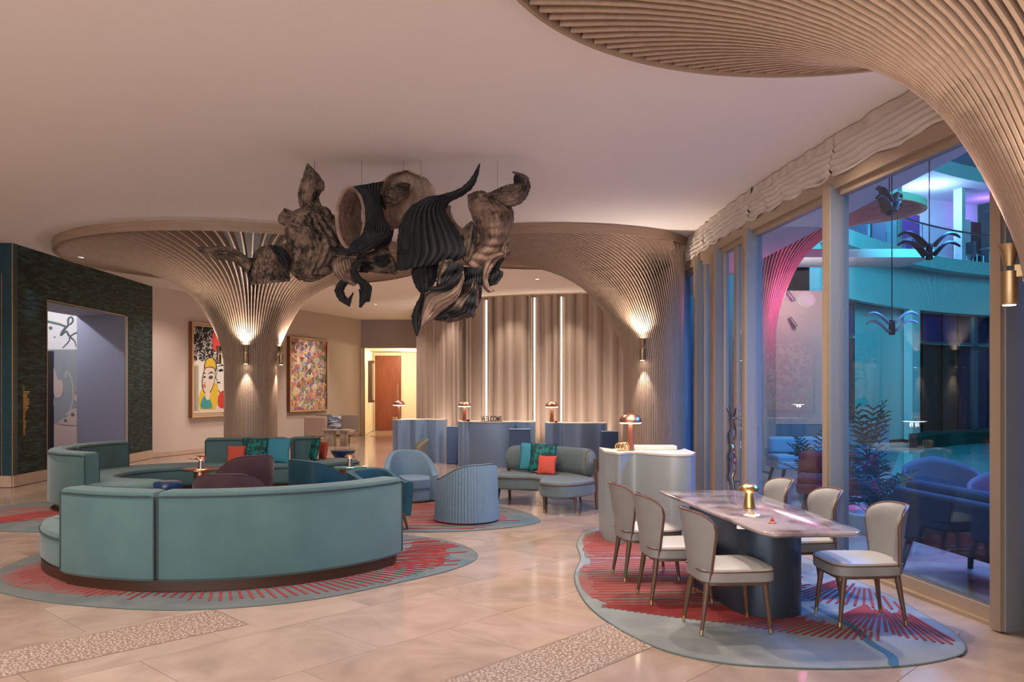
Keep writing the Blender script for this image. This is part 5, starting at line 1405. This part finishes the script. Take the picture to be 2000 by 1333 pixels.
for ci, cm in enumerate(cols):
    mb = MB()
    for k in range(110 if cm != 'ink_white' else 70):
        x = rr.uniform(-.47, .47) * AW2; z = fw + rr.uniform(.03, .97) * AH2
        if cm in ('ink_white', 'ink_yellow') and rr.random() < .75: z = fw + rr.uniform(.03, .5) * AH2
        if cm == 'ink_black': z = fw + rr.uniform(.4, .97) * AH2
        r = rr.uniform(.012, .034); b = len(mb.v)
        for q in range(7): mb.v.append((x + r * math.cos(q * .9) * rr.uniform(.5, 1.2), -.081 - .0005 * ci, z + r * math.sin(q * .9) * rr.uniform(.5, 1.2)))
        mb.f.append(tuple(range(b, b + 7)))
    tag(mb.build('paint_dabs', cm, cv2, smooth=False), kind='stuff')

# gold lettering on the green wall: rows too small to read, kept as short gold dashes
ls = thing('wall_lettering', 'vertical list of tiny gold lettering on the green wall', 'sign', (gpt(15.05)[0] + .004, 15.05, 0), PI / 2)
rr = random.Random(2)
l0 = letters('2', .09, ls, 'gold', .008)[0]; l0.location.x = -.12; l0.location.z = EYE + (HOR - 762) * 15 / FPX
for k in range(22):
    z = EYE + (HOR - (766 + k * 3.9)) * 15.05 / FPX; ln = rr.uniform(.10, .2) if k < 10 else rr.uniform(.04, .09)
    x = -.12; mb = MB()
    while x < -.12 + ln:
        w_ = rr.uniform(.008, .018); mb.box((x + w_ / 2, -.004, z), (w_, .006, .02)); x += w_ + .006
    mb.build('lettering_row', 'gold', ls, smooth=False)

# mural in the passage
mu = thing('mural_panel', 'pale and slate mural of drips and bubbles inside the passage', 'mural', (-11.2, 20.6, 0), 0)
MB().box((0, .02, 3.38), (1.5, .04, 1.28)).build('upper_panel', 'ink_white', mu, smooth=False)
MB().box((0, .02, 1.805), (1.5, .04, 1.87)).build('middle_panel', 'ink_grey', mu, smooth=False)
MB().box((0, .02, .435), (1.5, .04, .87)).build('lower_panel', 'ink_rose', mu, smooth=False)
MB().box((-.40, -.008, 1.4), (.16, .02, 2.6)).build('dark_strip', 'ink_black', mu, smooth=False)
def ink(pts, r, r2, name='drip', material='ink_slate'):
    MB().tube([(p[0], -.004, p[1]) for p in spline(pts, 24)], r, 6, r2=r2).build(name, material, mu)
ink([(-.5, 3.45), (-.2, 3.38), (.02, 3.32), (.04, 3.5), (.12, 3.56), (.16, 3.46), (.08, 3.36)], .03, .022)
ink([(.02, 3.33), (-.1, 3.2), (-.14, 3.1), (-.02, 3.2), (.06, 3.08)], .028, .03)
ink([(.35, 3.2), (.2, 3.14), (.08, 3.06), (.06, 2.95), (-.1, 2.78)], .022, .012)
ink([(.08, 3.06), (.2, 2.95), (.24, 2.8)], .03, .008); ink([(.3, 3.0), (.34, 2.86), (.38, 2.78)], .03, .01)
for (x, z, r) in ((-.40, 3.28, .045), (-.36, 3.42, .03), (.28, 3.0, .02), (.33, 2.9, .025), (-.3, 3.05, .02)):
    o = MB().lathe([(r, 0), (r, .008)], 20).build('ink_dot', 'ink_slate', mu); o.location = (x, 0, z); o.rotation_euler = (PI / 2, 0, 0)
def blob(pts, material='ink_rose'):
    P = spline(pts, 40, closed=True); MB().layers([[(p[0], -.002, p[1]) for p in P], [(p[0], -.014, p[1]) for p in P]]).build('blob', material, mu, smooth=False)
blob([(-.42, 2.3), (-.30, 2.25), (-.22, 2.0), (-.10, 1.95), (-.08, 1.75), (-.14, 1.55), (-.28, 1.55), (-.34, 1.75), (-.44, 1.8)])
blob([(.36, 2.25), (.26, 2.1), (.30, 1.95), (.38, 1.9), (.46, 2.1)]); blob([(-.44, 1.7), (-.34, 1.55), (-.3, 1.35), (-.44, 1.2)])
blob([(-.18, .86), (-.12, .98), (.02, 1.04), (.1, 1.22), (.3, 1.26), (.5, 1.22), (.5, .86)])
for (x, z, r) in ((.32, 1.75, .07), (.28, 1.52, .09), (.30, 1.9, .04), (.34, 2.3, .03)):
    o = MB().lathe([(r, 0), (r, .012)], 24).build('bubble', 'ink_rose', mu); o.location = (x, 0, z); o.rotation_euler = (PI / 2, 0, 0)
for (x, z, r) in ((.16, 1.1, .05), (-.02, .95, .04)):
    o = MB().lathe([(r, 0), (r, .004)], 24).build('bubble', 'ink_slate', mu); o.location = (x, -.014, z); o.rotation_euler = (PI / 2, 0, 0)
for i, p in enumerate(spline([(-.02, 2.05), (.0, 2.18), (.08, 2.12), (.14, 1.95), (.17, 1.7), (.16, 1.45), (.10, 1.22), (.0, 1.12)], 26)):
    o = MB().lathe([(.018, 0), (.018, .01)], 12).build('bead', 'ink_cream', mu); o.location = (p[0], 0, p[1]); o.rotation_euler = (PI / 2, 0, 0)

# ================================================================== OUTDOOR FURNITURE AND PLANTS
def outdoor_sofa(label, loc, rz, L, material, back=.36, name='outdoor_sofa', leg='char', group=None):
    r = thing(name, label, 'sofa', loc, rz, group)
    MB().box((0, 0, .36), (L, .8, .14)).build('base', material, r, bevel=.04)
    MB().box((0, -.36, .55), (L, .12, back + .1)).build('backrest', material, r, bevel=.04)
    nc = 2
    for k in range(nc):
        x = -L / 2 + (k + .5) * L / nc
        MB().box((x, .02, .47), (L / nc - .02, .7, .14)).build('seat_cushion', material, r, bevel=.05)
        MB().box((x, -.22, .70), (L / nc - .03, .18, .30)).build('back_cushion', material, r, bevel=.07)
    for sx in (-1, 1):
        for sy in (-1, 1): MB().tube([(sx * (L / 2 - .05), sy * .38, -.11), (sx * (L / 2 - .15), sy * .32, .3)], .022, 8, r2=.035).build('leg', leg, r)
    return r
outdoor_sofa('dark navy outdoor sofa just beyond the big pane', (4.28, 6.75, .022), -PI / 2 + .13, 2.6, 'navy_sofa')
outdoor_sofa('pale teal low outdoor sofa far behind the second pane', (5.35, 15.2, 0), PI, 1.1, 'pale_cushion', .1)
outdoor_sofa('red outdoor sofa behind the second pane', (4.6, 11.55, 0), PI / 2 + 1.2, 1.1, 'rug_red', .12)
def wicker_chair(label, loc, rz):
    r = thing('wicker_armchair', label, 'armchair', loc, rz)
    rows = []
    for i in range(25):
        th = -2.1 + 4.2 * i / 24; row = []
        for j in range(7):
            h = .36 + (.42 + .10 * math.cos(th)) * j / 6 * (1 - .12 * abs(th)); rr_ = .36 + .07 * j / 6
            row.append((rr_ * math.sin(th), -rr_ * math.cos(th), h))
        rows.append(row)
    MB().grid(rows).build('backrest', 'wicker', r, solid=.04, angle=180)
    MB().lathe([(.34, .3), (.38, .34), (.38, .38), (.3, .4)], 28).build('seat', 'wicker', r)
    MB().lathe([(.3, .4), (.34, .44), (.34, .48), (.28, .5)], 28).build('seat_cushion', 'pale_cushion', r)
    for sx in (-1, 1):
        for sy in (-1, 1): MB().tube([(sx * .3, sy * .3, -.11), (sx * .24, sy * .24, .32)], .016, 8).build('leg', 'char', r)
wicker_chair('tall woven armchair beyond the navy sofa', (5.35, 10.2, 0), 2.9)
wicker_chair('woven armchair with pale cushion behind the navy sofa', (5.45, 8.9, 0), 2.4)
o = pillow('pale square cushion on the woven outdoor armchair', (5.53, 8.95, .78), .46, .13, 'pale_cushion', 2.4, .25)
def palm(label, loc, h, n, ln, seed):
    r = thing('potted_palm', label, 'plant', loc)
    rr_ = random.Random(seed)
    MB().lathe([(.14, -.11), (.2, -.09), (.24, .22), (.22, .24), (.2, .2)], 24).build('planter', 'planter', r)
    for k in range(n):
        a = rr_.uniform(0, 6.28); el = rr_.uniform(.5, 1.35); L = ln * rr_.uniform(.7, 1.1); base = Vector((0, 0, .2 + rr_.uniform(0, h)))
        d = Vector((math.cos(a) * math.cos(el), math.sin(a) * math.cos(el), math.sin(el)))
        stem = [base + d * L * t - Vector((0, 0, .55 * L * t * t * math.cos(el))) for t in [q / 8 for q in range(9)]]
        f = MB().tube(stem, .006, 4, r2=.002).build('frond', 'leaf', r)
        mb = MB()
        for q in range(2, 9):
            for sgn in (-1, 1):
                p = stem[q]; side = Vector((-d.y, d.x, 0)).normalized() * sgn
                tip = p + side * .16 * (1.2 - abs(q - 5) / 6) + d * .12 - Vector((0, 0, .06)); w2 = d * .014
                b = len(mb.v); mb.v += [tuple(p - w2), tuple(p + w2), tuple((p + tip) / 2 + w2 + Vector((0, 0, .02))), tuple(tip), tuple((p + tip) / 2 - w2 + Vector((0, 0, .02)))]
                mb.f.append((b, b + 1, b + 2, b + 3, b + 4))
        mb.build('leaflets', 'leaf', f, smooth=False)
palm('tall feathery palm outside, right of the second mullion', (4.35, 10.0, 0), .75, 24, .8, 3)
palm('low feathery palm outside behind the middle window-side chair', (4.02, 8.72, 0), .25, 20, .55, 8)
palm('small palm outside behind the second pane', (4.75, 12.9, 0), .4, 16, .8, 14)
# bird pendants hanging outdoors
BEAM = 6.0
struct(MB().box((4.7, 9.5, BEAM + .1), (1.0, 6.0, .2)).build('outdoor_beam', 'facade_white', smooth=False))
def bird(label, px, py, d, span, yaw, up, bm_='bird_bronze'):
    p = at(px, py, d)
    r = thing('bird_pendant', label, 'pendant', tuple(p), yaw)
    MB().lathe([(.03, -.09), (.036, -.08), (.036, .08), (.03, .09)], 16).build('body', 'bird_bronze', r)
    MB().tube([(0, 0, .09), (0, 0, BEAM - p.z)], .006, 6).build('cable', 'char', r)
    for zz in (.05, -.05):
        for sgn in (-1, 1):
            rows = []
            for q in range(12):
                f = q / 11; x = sgn * (.03 + f * span / 2); z = zz + up * (.20 * math.sin(f * PI * .62) - .07 * f * f); wd = .07 * (1 - f) ** .6 + .004
                rows.append([(x, -wd, z - .01), (x, 0, z + .012), (x, wd, z - .01)])
            MB().grid(rows).build('wing', bm_, r, solid=.008, angle=180)
bird('bird shaped pendant with spread wings before the balcony', 1815, 492, 9.0, .66, .1, 1.0)
bird('pale bird shaped pendant hanging lowest outside', 1742, 640, 9.8, .52, -.2, .8, 'bird_pale')
bird('bird shaped pendant highest outside near the mullion', 1737, 405, 9.3, .56, .7, .9, 'bird_brown')
tag(MB().prism([Vector((p[0], p[1])) for p in spline([(3.75, 5.6), (3.6, 8.6), (4.6, 9.0), (5.9, 8.2), (6.2, 6.2), (5.0, 5.0)], 50, closed=True)], -.109, -.09).build('outdoor_rug', 'terrace_rug'), 'dark purple rug under the navy outdoor sofa', 'rug')
point((4.9, 8.5, .9), 22, (1.0, .06, .5), .25, 'magenta_accent')
